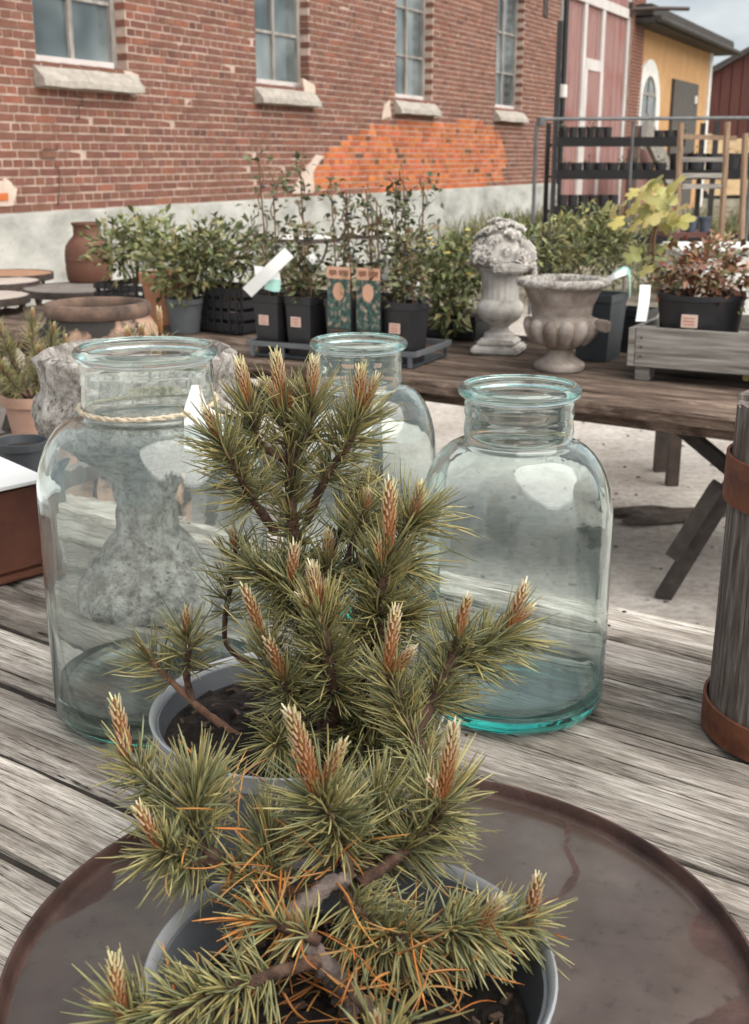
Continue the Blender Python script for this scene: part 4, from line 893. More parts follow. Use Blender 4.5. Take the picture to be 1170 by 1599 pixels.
br1([(590, 1480, .62), (680, 1450, .63), (760, 1450, .64), (822, 1445, .645)], .0038, .0030, [D(240, .042, .5, 1.0, (42, 88), width=.0009, droop=.2), D(60, .04, .15, .5, (50, 90))], [((822, 1446, .645), (846, 1368, .642), .0044, .6)])
br1([(680, 1450, .63), (720, 1455, .625), (745, 1455, .622)], .0032, .0026, [D(160, .040, .2, 1.0, (42, 88), width=.0009, droop=.25)], [((745, 1456, .622), (778, 1400, .62), .0040, 1.1)])
br1([(500, 1500, .61), (430, 1520, .60), (320, 1560, .585), (230, 1590, .57), (192, 1588, .565)], .0042, .0030, [D(330, .042, .25, .95, (45, 85), width=.0009), D(60, .052, .9, 1.0, (45, 88), width=.0009, droop=0)], [((192, 1590, .565), (170, 1500, .562), .0046, .75)])
br1([(545, 1540, .60), (590, 1600, .56), (600, 1660, .53), (598, 1640, .52)], .0042, .0032, [D(120, .055, .5, 1.0, (20, 85), width=.0010, droop=-.05, bright=1.15)], [((598, 1640, .52), (595, 1584, .52), .0042, .6)], n=30)
br1([(540, 1400, .66), (590, 1450, .64), (640, 1470, .62)], .0036, .0026, [D(260, .045, .1, 1.0, (45, 95), width=.00085, droop=.2)])
br1([(520, 1350, .675), (560, 1330, .70), (610, 1300, .72)], .0034, .0026, [D(260, .046, .1, 1.0, (45, 95), width=.00082, droop=.25)])
br1([(500, 1470, .62), (420, 1440, .63), (380, 1440, .63)], .0034, .0026, [D(130, .042, .1, 1.0, (45, 95), width=.00085, droop=.2, pal=np.concatenate([GREENS, DRY[:2]]))])
for (ct, n_) in (([(560, 1370, .68), (590, 1290, .71), (585, 1230, .72)], 230), ([(450, 1400, .665), (420, 1350, .68), (425, 1290, .69)], 200)):
    br1(ct, .0034, .0024, [D(n_, .046, .3, 1.0, (42, 88), droop=.12)])
reparent(py1)
# ---- brown fallen needles caught in the front pot
outs = []
def loose(n, c, rad, L, zlo=-.2):
    base = rng.normal(0, 1, (n, 3)) * np.array(rad) + np.array(c); d = rng.normal(0, 1, (n, 3)); d[:, 2] *= .55; d /= np.linalg.norm(d, axis=1, keepdims=True)
    return needle_arrays(base, d, rng.normal(0, .28, (n, 3)), L * rng.uniform(.5, 1.0, n), .00085 * rng.uniform(.8, 1.2, n), DRY[rng.integers(0, len(DRY), n)] * rng.uniform(.6, 1.15, (n, 1)))
zz_ = TZ + .0058 + .098
outs.append(loose(120, (Q1.x - .01, Q1.y + .01, zz_ + .018), (.045, .035, .010), .045))
outs.append(loose(60, tuple(V(430, 1360, .665)), (.022, .012, .016), .042))
outs.append(loose(50, tuple(V(620, 1470, .62)), (.03, .02, .008), .042))
outs.append(loose(26, tuple(V(400, 1250, .76)), (.03, .01, .02), .04))
dn = join_needles('dry_needles', outs, m_needle, None); tag(dn, 'dry orange pine needles fallen into the front pot', 'needles', kind='stuff')

# ================================================================== back bench
BZ = 0.66
bA = G(390, 562, BZ); bB = G(1128, 650, BZ); bd = (bB - bA); bd.z = 0; bd.normalize(); brz = math.atan2(bd.y, bd.x); bn = Vector((-bd.y, bd.x, 0))
bench = thing('plank_bench', 'long brown plank bench table carrying the potted plants', 'bench', (bA.x, bA.y, 0), brz)
def BL(p): d = Vector((p.x - bA.x, p.y - bA.y, 0)); return d.dot(bd), d.dot(bn)
for i in range(8):
    plank_mesh(-2.1 + random.uniform(-.05, .05), 2.6 + random.uniform(-.05, .05), .142, .04, m_bench, 300 + i, 30).obj('plank', m_bench, bench, loc=(0, .074 + i * .149, BZ - .02 + random.uniform(-.004, .0)))
bb = MB(); bb.box(-2.0, 2.5, .10, .14, BZ - .095, BZ - .046); bb.obj('apron', m_bench, bench)
m_leg = M('tarred_leg', [(.018, .014, .012), (.05, .04, .034)], 9, (3, 3, 3), rough=.8, bump=.4)
fo = BL(G(1045, 950, 0)); tp_ = BL(V(1128, 700, 3.62))
for sx in (-1.5, -.2, 1.75):
    b = MB(); b.bar((sx - .10, .12, 0.0), (sx + .17, .2, BZ - .05), .052, .052); b.obj('leg', m_leg, bench)
    b = MB(); b.bar((sx - .22, .26, BZ - .05), (sx + .16, .26, .36), .042, .04); b.obj('brace', m_leg, bench)
    b = MB(); b.bar((sx + .16, .98, 0.0), (sx + .16, .94, BZ - .05), .05, .05); b.obj('leg', m_leg, bench)
    b = MB(); b.bar((sx - .06, .085, .17), (sx + .06, .10, .42), .066, .045); b.obj('splint', m_leg, bench)

# ------------------------------------------------------------------ leaf helpers
def leaf_mass(name, parent, n, center, radii, size, cols, seed, flat=.3, shape=(1.0, .42), shell=.55, down=.0):
    """leaves spread through a volume: each a folded, pointed blade of four triangles"""
    rs = np.random.default_rng(seed); d = rs.normal(0, 1, (n, 3)); d /= np.linalg.norm(d, axis=1, keepdims=True); q = (shell + (1 - shell) * rs.random(n)) ** 1.0
    q = np.where(rs.random(n) < .35, rs.random(n), q); p = d * q[:, None] * np.array(radii) * (1 + .22 * np.sin(5 * d[:, :1] + 3 * d[:, 1:2] + seed)) + np.array(center)
    out = d + rs.normal(0, .55, (n, 3)); out[:, 2] = out[:, 2] * (1 - flat) + .15 - down; out /= np.linalg.norm(out, axis=1, keepdims=True)
    side = np.cross(out, rs.normal(0, 1, (n, 3)) * .5 + [[0, 0, 1.]]); side /= np.linalg.norm(side, axis=1, keepdims=True); up = np.cross(side, out)
    L_ = (size * rs.uniform(.6, 1.25, n))[:, None]; w = L_ * shape[1]
    v = np.stack([p, p + out * L_ * .5 + side * w * .5 + up * L_ * .10, p + out * L_ * shape[0] - up * L_ * .12, p + out * L_ * .5 - side * w * .5 + up * L_ * .10, p + out * L_ * .55], 1)
    f = np.array([(0, 1, 4), (1, 2, 4), (2, 3, 4), (3, 0, 4)]); fs = (f[None] + (np.arange(n) * 5)[:, None, None]).reshape(-1, 3)
    c = np.array(cols)[rs.integers(0, len(cols), n)] * rs.uniform(.7, 1.25, (n, 1)); tt = np.repeat(c, 5, axis=0)
    o = link(name, quads_mesh(name, v.reshape(-1, 3), fs, tt, m_leaf), parent); return tag(o, kind='stuff')
m_stem = M('green_stem', [(.10, .075, .04), (.17, .13, .07)], 20, rough=.8)
m_cane = M('brown_cane', [(.14, .075, .04), (.24, .14, .08)], 20, rough=.8)
def stems(parent, n, base_r, top_r, h, r, seed, mat=None, name='stem'):
    rs = random.Random(seed)
    for i in range(n):
        a = 2 * math.pi * i / n + rs.uniform(-.3, .3); q = top_r * rs.uniform(.4, 1.0)
        pts = arc_points([(base_r * math.cos(a), base_r * math.sin(a), 0), (q * .5 * math.cos(a), q * .5 * math.sin(a), h * .5), (q * math.cos(a), q * math.sin(a), h * rs.uniform(.8, 1.0))], 8)
        MB().tube(pts, [r * (1 - .6 * k / 7) for k in range(8)], 5).obj(name, mat or m_stem, parent, smooth=True)
GL = [(.17, .20, .075), (.125, .155, .057), (.23, .25, .10), (.30, .29, .135), (.095, .115, .042), (.26, .22, .09)]
DG = [(.085, .11, .045), (.12, .14, .062), (.155, .17, .08), (.06, .075, .034), (.19, .165, .085), (.17, .12, .065)]
YG = [(.55, .47, .15), (.46, .43, .15), (.62, .53, .22), (.38, .38, .14)]
RB = [(.20, .17, .075), (.15, .145, .06), (.22, .085, .045), (.30, .13, .07), (.16, .06, .035), (.38, .20, .12), (.25, .18, .08)]

def square_pot(label, loc, w, h, mat=None, rz=None, sticker=None, name='square_pot', group=None):
    t = thing(name, label, 'pot', loc, brz if rz is None else rz, group); b = MB(); wb = w * .80; th = .004
    def ring(q, z): return [(-q / 2, -q / 2, z), (q / 2, -q / 2, z), (q / 2, q / 2, z), (-q / 2, q / 2, z)]
    levels = [(wb, 0), (w - .006, h - .03), (w, h - .028), (w, h), (w - 2 * th, h), (w - 2 * th - .006, h - .03), (wb - 2 * th, .006)]; vs = []; fs = []
    for q, z in levels: vs += ring(q, z)
    for k in range(len(levels) - 1):
        for j in range(4): j2 = (j + 1) % 4; fs.append((4 * k + j, 4 * k + j2, 4 * k + 4 + j2, 4 * k + 4 + j))
    fs.append((3, 2, 1, 0)); fs.append(tuple(4 * (len(levels) - 1) + j for j in range(4)))
    b.add(vs, fs).obj('pot_body', mat or m_black, t)
    MB().box(-w / 2 + .012, w / 2 - .012, -w / 2 + .012, w / 2 - .012, h - .05, h - .035).obj('soil', m_soil, t)
    if sticker:
        sx, sz = sticker; yy = -(wb + (w - .006 - wb) * sz / (h - .03)) / 2 - .003
        so = MB().box(sx - .024, sx + .024, yy - .0012, yy, sz - .019, sz + .019).obj('price_sticker', m_sticker, t)
        for k in (-1, 0, 1): MB().box(sx - .016, sx + .016, yy - .0022, yy - .0013, sz + k * .010 - .002, sz + k * .010 + .002).obj('print_line', m_redink, so)
    return t
# ------------------------------------------------------------------ tray of potted climbers
tl = G(388, 556, BZ); trp = G(648, 577, BZ); LT = (trp - tl).length; crz = math.atan2(trp.y - tl.y, trp.x - tl.x); cd = Vector((math.cos(crz), math.sin(crz), 0)); cn = Vector((-cd.y, cd.x, 0))
carrier = thing('carrier_tray', 'grey plastic carrier tray under the black climber pots', 'tray', tl + Vector((0, 0, .003)), crz)
for (a, b_) in (((0, 0), (LT, 0)), ((LT, 0), (LT, .34)), ((LT, .34), (0, .34)), ((0, .34), (0, 0))):
    m = MB(); m.bar((a[0], a[1], .05), (b_[0], b_[1], .05), .012, .018); m.obj('rail', m_grey_plastic, carrier)
MB().box(.008, LT - .008, .008, .332, 0, .006).obj('floor_sheet', m_slate, carrier)
for k in range(6):
    x = .02 + k * (LT - .04) / 5
    for y in (.0, .34): MB().box(x - .008, x + .008, y - .004, y + .004, .0, .040).obj('upright', m_grey_plastic, carrier)
def CP(x, y): return carrier.location + cd * x * LT / .70 + cn * y + Vector((0, 0, .0075))
def climber(label, loc, h, seed, ns=2, bush=0, cols=None, spread=.05, group='climbing plants on canes in the carrier tray'):
    t = thing('climber', label, 'plant', loc, brz, group); rs = random.Random(seed)
    for i in range(ns):
        x = (i - (ns - 1) / 2) * .05 + rs.uniform(-.01, .01); hh = h * rs.uniform(.86, 1.0); lean = rs.uniform(-.04, .04)
        MB().tube([(x, 0, .0), (x + lean * .5, 0, hh * .5), (x + lean, 0, hh * .97)], .0032, 6).obj('cane', m_cane, t, smooth=True)
        pts = [(x + lean * k / 22 + .014 * math.cos(k * .9 + seed), .014 * math.sin(k * .9 + seed), hh * k / 22) for k in range(23)]
        MB().tube(pts, .0026, 5).obj('vine', m_stem, t, smooth=True)
        for k in range(7):
            zz = hh * (.25 + .75 * (k + rs.random()) / 7); n = rs.randint(3, 15)
            leaf_mass('leaves', t, n, (x + lean * zz / hh + rs.uniform(-spread, spread), rs.uniform(-.03, .03), zz), (.040, .04, .035), .034, cols or DG, seed * 31 + k + i * 100, shape=(1, .6))
        for q in (.45, .8): MB().lathe([(.0, -.006), (.008, -.005), (.010, .0), (.008, .005), (0, .006)], 10).obj('clip', m_slate, t, loc=(x + lean * q + .012, -.004, hh * q))
    if bush: leaf_mass('leaves', t, bush, (0, 0, h * .25), (.075, .07, h * .26), .036, cols or DG, seed + 7)
    return t
ph = .225
pot_x = [.075, .215, .385, .500, .625]; pots = []
plabels = ['black square pot with a price sticker right below the slanting white tape', 'black square pot with a price sticker beside the grey carrier end, second along the tray',
           'black square pot behind the first peach flower card', 'black square pot behind the second peach flower card', 'black square pot with a sticker next to the flower cards, at the bushy end']
for i, x in enumerate(pot_x):
    square_pot(plabels[i], CP(x, .085), .125, ph, sticker=((-.01, .13) if i in (0, 1, 4) else None), group='black square pots in the carrier tray')
back_pots = [square_pot(lb, CP(x, .25), .125, ph, group='black square pots in the carrier tray') for x, lb in ((.12, 'black rear row square pot behind the white tape'), (.27, 'black rear row square pot beneath the bare topped climber'), (.42, 'black rear row square pot between the two flower cards'), (.56, 'black rear row square pot under the dense dark shrub'))]
zt_ = ph - .04
cl = [(.075, .085, .56, 'thin leafy climber on a cane above the white tape', 2, 0), (.13, .25, .60, 'tallest climber of the tray, its tip against the brick wall', 1, 0), (.215, .085, .34, 'bushy low climber between the tape and the flower cards', 2, 150), (.27, .25, .50, 'climber with a bare stem top beside the plaster scar', 1, 0),
      (.385, .085, .44, 'climber rising behind the first flower card', 2, 40), (.42, .25, .48, 'sparse rear climber seen between the two flower cards', 1, 10), (.50, .085, .42, 'climber rising behind the second flower card', 2, 40), (.56, .25, .50, 'dense dark leaved shrub rising above the curled label', 3, 180), (.625, .085, .30, 'low leafy climber under the curled white label', 2, 110)]
for i, (x, y, h, lb, ns, bu) in enumerate(cl):
    climber(lb, CP(x, y) + Vector((0, 0, zt_)), h, 40 + i, ns, bu, cols=DG if i in (0, 1, 7) else DG + [(.17, .15, .06), (.13, .10, .045)])
# printed flower cards stuck in the pots
def card(label, loc):
    t = thing('flower_card', label, 'card', loc, brz, 'printed flower cards'); w = .105
    cb = MB(); cb.box(-w / 2, w / 2, 0, .0015, 0, .30); co = cb.obj('card_sheet', m_card_ink, t)
    def pl(x0, x1, z0, z1, m, nm, y=-.0012): return MB().box(x0, x1, y, -.0001 if y == -.0012 else y + .001, z0, z1).obj(nm, m, co)
    hd = pl(-w / 2, w / 2, .262, .30, m_card_peach, 'header')
    for k in range(10):
        if k == 4: continue
        x = -.040 + k * .0086; MB().box(x, x + .0055, -.0024, -.0013, .274 - .004 * (k % 3 == 1), .290).obj('header_letter', m_redink if 0 else M('letter_ink', [(.16, .07, .045), (.22, .10, .06)], 20), t)
    pl(-w / 2, w / 2, .105, .2615, m_card_print, 'flower_picture')
    circ = MB(); circ.prism([(.025 * math.cos(a), .0285 * math.sin(a)) for a in np.linspace(0, 2 * math.pi, 25)[:-1]], -.0026, -.0013); circ.obj('seal', m_card_peach, t, loc=(.0, 0, .222))
    ct = pl(-w / 2, w / 2, .014, .078, m_card_peach, 'care_panel')
    for k in range(3):
        x = -.032 + k * .032; ink = MATS['letter_ink']
        if k == 0: MB().lathe([(0, 0), (.007, 0), (.007, .001), (0, .001)], 10).obj('care_symbol', ink, t, loc=(x, -.0013, .056), rot=(R(90), 0, 0))
        else: MB().box(x - .006, x + .006, -.0024, -.0013, .048, .062).obj('care_symbol', ink, t)
        MB().box(x - .001, x + .001, -.0024, -.0013, .034, .047).obj('care_symbol', ink, t)
    for k in range(2): MB().box(-.04, .04, -.0024, -.0013, .086 + k * .009, .089 + k * .009).obj('print_line', M('print_rust', [(.16, .08, .05), (.2, .1, .06)], 20), t)
    t.scale = (1.0, 1.0, 1.15); return t
card('peach and black printed flower card, the one nearer the low bushy climber', CP(.385, .018)); card('peach and black printed flower card, the one nearer the price sticker', CP(.505, .018))
# white tape, curled labels
def ribbon(name, label, cat, pts, w, side, mat=m_paper, th=.0012):
    P = [Vector(p) for p in pts]; o0 = P[0].copy(); t = MB(); t.strip(arc_points([p - o0 for p in P], 14), w, side, th); o = t.obj(name, mat, None, loc=o0, smooth=True, angle=60); return tag(o, label, cat)
yt = CP(.09, .0).y
ribbon('white_tape', 'stiff strip of white tape slanting across the climber pots', 'tape', [V(386, 457, yt - .03), V(420, 424, yt - .05), V(452, 394, yt - .03)], .048, (.69, .1, -.72))
ribbon('white_tape', 'short piece of white tape crossing under the long strip', 'tape', [V(398, 424, yt - .015), V(420, 428, yt - .02), V(438, 436, yt - .01)], .045, (-.1, .3, 1))
ribbon('teal_tape', 'teal tape end hanging below the white tape strip', 'tape', [V(414, 442, yt - .02), V(428, 446, yt - .03), V(438, 446, yt - .02)], .045, (.1, .2, 1), m_teal)
ribbon('curled_label', 'long white label curling above the flower cards', 'label', [V(540, 377, yt), V(545, 394, yt - .03), V(553, 410, yt - .02), V(564, 410, yt + .03)], .042, (.85, .2, -.15))
ribbon('curled_label', 'white label curling down beside the last climber pot', 'label', [V(626, 432, 4.55), V(648, 444, 4.50), V(652, 458, 4.48), V(630, 468, 4.52)], .042, (.35, .35, .75))
ribbon('plant_label', 'small white label between the tape and the cards', 'label', [V(484, 398, yt), V(490, 406, yt - .01), V(496, 412, yt)], .03, (.8, .1, .4))
ribbon('plant_label', 'tiny white label high above the second card', 'label', [V(588, 378, yt + .1), V(596, 384, yt + .08), V(600, 380, yt + .1)], .025, (.2, .2, 1))
ribbon('plant_label', 'upright grey plant label beside the second card', 'label', [V(602, 402, 4.6), V(601, 425, 4.58), V(600, 440, 4.58)], .022, (1, .1, 0), M('grey_label', [(.36, .36, .35), (.46, .46, .44)], 10))

# ------------------------------------------------------------------ shrubs left of the tray
def shrub(label, loc, h, rad, seed, cols=GL, n=650, leaf=.052, group=None, nm='shrub', stem_h=None):
    t = thing(nm, label, 'shrub', loc, 0, group); stems(t, 6, .02, rad * .8, h * .75, .006, seed)
    for k in range(6):
        a = k * 1.05 + seed; leaf_mass('leaves', t, n // 6, (rad * .5 * math.cos(a), rad * .5 * math.sin(a), h * (.5 + .12 * math.sin(k * 2.3 + seed))), (rad * .55, rad * .55, h * .34), leaf, cols, seed * 13 + k, shape=(1, .42))
    return t
def crate(label, loc, w, d, h, rz):
    t = thing('slatted_crate', label, 'crate', loc, rz, 'black slatted crates on the bench')
    for k in range(4):
        z = .012 + k * h / 4
        for s in (-1, 1):
            MB().box(-w / 2, w / 2, s * d / 2 - .004, s * d / 2 + .004, z, z + h / 4 - .016).obj('slat', m_black, t)
            MB().box(s * w / 2 - .004, s * w / 2 + .004, -d / 2 + .005, d / 2 - .005, z, z + h / 4 - .016).obj('slat', m_black, t)
    for sx in (-1, 1):
        for sy in (-1, 1): MB().box(sx * (w / 2 - .012) - .008, sx * (w / 2 - .012) + .008, sy * (d / 2 - .014) - .008, sy * (d / 2 - .014) + .008, 0, h).obj('corner_post', m_black, t)
    for k in range(7):
        x = -w / 2 + (k + .5) * w / 7
        for s in (-1, 1): MB().box(x - .006, x + .006, s * d / 2 - .007, s * d / 2 - .0045, .004, h).obj('rib', m_black, t) if s < 0 else None
    MB().box(-w / 2 + .006, w / 2 - .006, -d / 2 + .006, d / 2 - .006, .0, .010).obj('base_sheet', m_black, t); return t
k1 = G(352, 522, BZ); crate('black slatted crate in front of the rear shrubs', (k1.x + .02, k1.y + .14, BZ + .001), .30, .24, .20, brz)
k2 = G(205, 497, BZ); crate('black slatted crate under the shrub beside the clay jug', (k2.x + .05, k2.y + .05, BZ + .001), .36, .28, .17, brz)
gpp = G(287, 522, BZ)
gp_ = thing('shrub_pot', 'small grey round pot holding the middle shrub', 'pot', (gpp.x, gpp.y + .06, BZ + .001))
MB().lathe([(0, 0), (.062, 0), (.078, .125), (.084, .128), (.084, .15), (.077, .15), (.072, .12), (0, .118)], 32).obj('pot_body', m_grey_plastic, gp_, smooth=True)
MB().lathe([(0, .125), (.04, .128), (.0745, .122)], 24).obj('soil', m_soil, gp_)
shrub('leafy green shrub nearest the clay jug', (k2.x + .03, k2.y + .05, BZ + .16), .36, .24, 3, n=800, group='green shrubs on the bench')
shrub('leafy green shrub growing from the small grey pot', (gpp.x, gpp.y + .06, BZ + .125), .40, .20, 5, n=760, group='green shrubs on the bench')
shrub('leafy green shrub behind the black slatted crate', (k1.x, k1.y + .16, BZ + .12), .38, .20, 8, n=700, cols=GL + DG, group='green shrubs on the bench')
shrub('darker small shrub squeezed between crate and climbers', (k1.x + .26, k1.y + .24, BZ + .02), .44, .15, 12, n=400, cols=DG, group='green shrubs on the bench')
tq = thing('terracotta_pot', 'orange terracotta pot glimpsed between the shrubs near the clay jug', 'pot', (gpp.x - .12, gpp.y + .36, BZ + .001))
MB().lathe([(0, 0), (.09, 0), (.12, .19), (.13, .192), (.132, .235), (.12, .235), (.11, .19), (0, .188)], 32).obj('pot_body', M('bright_terracotta', [(.46, .20, .11), (.56, .27, .16)], 10, rough=.9), tq, smooth=True, angle=50)
MB().lathe([(0, .2), (.06, .205), (.111, .198)], 24).obj('soil', m_soil, tq)
# big soft shrub with yellow flowers between climbers and stone finial
sp_ = G(698, 532, BZ)
bt = thing('planter_box', 'long black planter box under the yellow flowered shrub', 'planter', (sp_.x, sp_.y + .2, BZ + .001), brz)
b = MB(); b.box(-.17, .22, -.12, .12, 0, .09); b.obj('box_body', m_black, bt, bevel=.008); MB().box(-.175, .225, -.125, .125, .0905, .102).obj('rim', m_black, bt)
sh = shrub('soft green shrub dotted with small yellow flowers beside the stone finial', (sp_.x - .01, sp_.y + .18, BZ + .08), .40, .25, 17, n=2000, leaf=.040, cols=GL + [(.17, .21, .09), (.12, .16, .06)])
leaf_mass('leaves', sh, 160, (.02, -.2, .05), (.1, .06, .10), .055, GL, 171, down=.5)
for k in range(16):
    a = random.uniform(-2.6, -.5); q = random.uniform(.12, .25)
    MB().lathe([(0, 0), (.010, .003), (.013, .007), (.006, .010), (0, .009)], 8).obj('flower', M('yellow_petals', [(.62, .46, .10), (.75, .60, .20)], 30), sh, loc=(q * math.cos(a), q * math.sin(a), random.uniform(.1, .38)))

# ------------------------------------------------------------------ stone finial with flowers, shell urn
m_cast = M('cast_stone', [(.36, .335, .31), (.58, .55, .515), (.68, .65, .61)], 12, rough=.95, bump=.5, bscale=30, spots=[((.16, .14, .12), 16, .56, .74)])
m_cast2 = M('brown_cast_stone', [(.15, .12, .10), (.27, .225, .195), (.40, .355, .32)], 10, rough=.95, bump=.6, bscale=28, spots=[((.46, .41, .37), 20, .60, .72)])
fp = G(783, 556, BZ); fin = thing('stone_finial', 'pale stone urn finial piled with carved flowers', 'finial', (fp.x, fp.y + .1, BZ + .001), brz + .3)
b = MB(); b.box(-.095, .095, -.095, .095, 0, .030); b.box(-.075, .075, -.075, .075, .0305, .055); b.obj('base', m_cast, fin, bevel=.008)
MB().lathe([(.062, .055), (.060, .075), (.040, .085), (.036, .10), (.046, .11), (.080, .135), (.092, .165), (.090, .19), (.076, .205), (.074, .21)], 40).obj('bowl', m_cast, fin, smooth=True, angle=50)
MB().lathe([(.072, .21), (.072, .26), (.076, .31), (.086, .33), (.05, .335)], 60, fr=lambda a, r, z: r * (1 + .035 * math.cos(18 * a)) if r > .06 else r).obj('fluted_neck', m_cast, fin, smooth=True, angle=60)
def bloom(parent, loc, r, seed, name='carved_flower'):
    """a carved rose: rings of cupped petals"""
    rs = random.Random(seed); b = MB()
    for ring, (tilt, q, m, sz) in enumerate(((1.25, .30, 6, .75), (.85, .20, 5, .62), (.40, .10, 4, .50))):
        for i in range(m):
            a = 2 * math.pi * i / m + ring * .5 + rs.uniform(-.2, .2); ca, sa = math.cos(a), math.sin(a); vs = []; fs = []
            for th in (0, -.10 * r):
                for u in range(4):
                    for v in range(3):
                        l = r * sz * u / 3; w = r * sz * .55 * math.sin(math.pi * (.15 + .7 * u / 3)) * (v - 1); cup = .25 * r * (v - 1) ** 2 * (1 if u else 0) - .15 * r * (u / 3) ** 2
                        rad_ = q * r + l * math.sin(tilt) + (cup + th) * -math.cos(tilt); z = l * math.cos(tilt) + (cup + th) * math.sin(tilt) + .25 * r
                        vs.append((rad_ * ca - w * sa, rad_ * sa + w * ca, z))
            for o_ in (0, 12):
                for u in range(3):
                    for v in range(2): k = o_ + u * 3 + v; fs.append((k, k + 1, k + 4, k + 3))
            rim = [0, 3, 6, 9, 10, 11, 8, 5, 2, 1]
            for k in range(len(rim)): k2 = (k + 1) % len(rim); fs.append((rim[k], rim[k2], rim[k2] + 12, rim[k] + 12))
            b.add(vs, fs)
    b.lathe([(0, -.1 * r), (.4 * r, 0), (.45 * r, .25 * r), (.2 * r, .5 * r), (0, .55 * r)], 10)
    return b.obj(name, m_cast, parent, loc=loc, smooth=True, angle=40)
MB().lathe([(0, .335), (.075, .335), (.095, .36), (.085, .42), (.055, .46), (0, .475)], 24).obj('flower_core', m_cast, fin, smooth=True)
for i in range(26):
    ph = i * 2.39996; t_ = (i + .5) / 26; z = .33 + .17 * t_; q = .105 * math.cos(t_ * 1.40) ** .8; o = bloom(fin, (q * math.cos(ph), q * math.sin(ph), z), random.uniform(.026, .046), i)
    align(o, Vector((math.cos(ph) * (1.3 - t_), math.sin(ph) * (1.3 - t_), .25 + t_ * 1.1)))
MB().prism([(-.035, .0), (.03, -.015), (.04, .03), (.0, .075), (-.03, .04)], -.02, .02).obj('carved_leaf', m_cast, fin, loc=(.10, -.02, .37), bevel=.008)
MB().prism([(-.07, .0), (.0, .022), (.09, .012), (.06, -.015), (-.04, -.02)], -.03, .02).obj('carved_leaf', m_cast, fin, loc=(.05, -.09, .335), bevel=.008)
up2 = G(880, 584, BZ); us = thing('shell_urn', 'brown grey ribbed stone urn with a wide lichened rim', 'urn', (up2.x, up2.y + .1, BZ + .001), brz)
MB().lathe([(0, 0), (.088, 0), (.094, .012), (.088, .026), (.07, .036), (.056, .048), (.046, .062), (.044, .074), (.0, .076)], 40).obj('foot', m_cast2, us, smooth=True, angle=50)
MB().lathe([(.042, .0745), (.075, .088), (.112, .118), (.128, .15), (.128, .175), (.112, .188), (.108, .20)], 96, fr=lambda a, r, z: r * .93 if .08 < z < .19 else r).obj('ribbed_bowl', m_cast2, us, smooth=True, angle=70)
gm = MB().lathe([(0, -.052), (.014, -.046), (.024, -.022), (.027, .008), (.022, .036), (.010, .05), (0, .052)], 12).mesh('gadroon', m_cast2, True)
for k in range(13):
    a = 2 * math.pi * k / 13; lo_ = link('gadroon', gm, us, (.105 * math.cos(a), .105 * math.sin(a), .140)); lo_.rotation_euler = (0, R(28), a)
MB().lathe([(.108, .2005), (.112, .24), (.128, .28), (.140, .298), (.138, .29), (.12, .25), (.10, .21)], 48).obj('neck', m_cast2, us, smooth=True, angle=50)
rough_lathe([(.128, .2985), (.160, .300), (.168, .312), (.164, .326), (.140, .330), (.124, .322), (.122, .3)], 64, .0022, 9).obj('rim', m_stone, us, smooth=True, angle=80)
MB().lathe([(0, .305), (.08, .31), (.121, .302)], 32).obj('soil', m_soil, us)
MB().prism([(-.03, -.01), (.03, -.02), (.035, .02), (-.02, .025)], -.01, .03).obj('handle_stub', m_cast2, us, loc=(.150, .0, .165), bevel=.006)
# slate bucket behind the urn
bk_ = G(940, 566, BZ); square_pot('tall slate grey square pot half behind the ribbed urn', (bk_.x, bk_.y + .09, BZ + .001), .155, .25, m_slate, name='tall_pot')

# ------------------------------------------------------------------ plants behind the urns
fern = thing('leafy_perennial', 'upright green perennial with divided leaves behind the ribbed urn', 'plant', (fp.x + .28, fp.y + .42, BZ + .001))
pb = MB().lathe([(0, 0), (.09, 0), (.11, .18), (.115, .18), (.115, .2), (.105, .2), (.1, .17), (0, .168)], 28).obj('pot_body', m_black, fern, smooth=True)
stems(fern, 9, .03, .24, .40, .005, 3)
for k in range(12):
    a = k * .6; leaf_mass('leaves', fern, 110, (.20 * math.cos(a), .14 * math.sin(a), .24 + .22 * random.random()), (.13, .11, .09), .042, GL + [(.20, .23, .10), (.24, .25, .10)], 500 + k, shape=(1, .38))
for (px, py, sc_) in ((885, 355, .06), (905, 350, .07), (930, 345, .08), (950, 360, .09), (955, 390, .1), (890, 400, .08), (860, 410, .08)):
    p = V(px, py, fern.location.y) - fern.location; leaf_mass('leaves', fern, 60, tuple(p), (sc_, sc_, sc_), .042, GL + YG[:2], int(px), shape=(1, .36))
# yellow leaved vine with separate large leaves
vb = G(1015, 566, BZ); vine = thing('yellow_vine', 'tall vine with large yellow green lobed leaves', 'vine', (vb.x, vb.y + .28, BZ + .001))
vy = vine.location.y
square_pot('black square pot of the yellow leaved vine', (vb.x, vb.y + .28, BZ + .0005), .13, .17)
def vp(px, py, dy=0): return V(px, py, vy + dy) - vine.location
MB().tube(arc_points([(0, 0, .14), vp(1016, 440), vp(1022, 370), vp(1030, 340), vp(1045, 290)], 24), .006, 7).obj('stem', m_cane, vine, smooth=True)
MB().tube(arc_points([vp(1012, 400), vp(1020, 360), vp(1032, 338)], 10), .0045, 6).obj('stem', m_cane, vine, smooth=True)
lobes = []; 
for i in range(21):
    a = math.pi * 2 * i / 20; r_ = (.62 + .38 * abs(math.cos(2.5 * a))) * (1 if i not in (10,) else .3); lobes.append((r_ * math.cos(a) + .2, r_ * math.sin(a)))
def vleaf(seed, col):
    rs = random.Random(seed); vs = [(0, 0, 0)] + [(x, y, -.18 * (x * x + y * y) + .05 * math.sin(3 * y + seed) + rs.uniform(-.03, .03)) for x, y in lobes[:20]]
    return MB().add(vs, [(0, 1 + i, 1 + (i + 1) % 20) for i in range(20)], col).mesh('leaf', m_leaf, smooth=True)
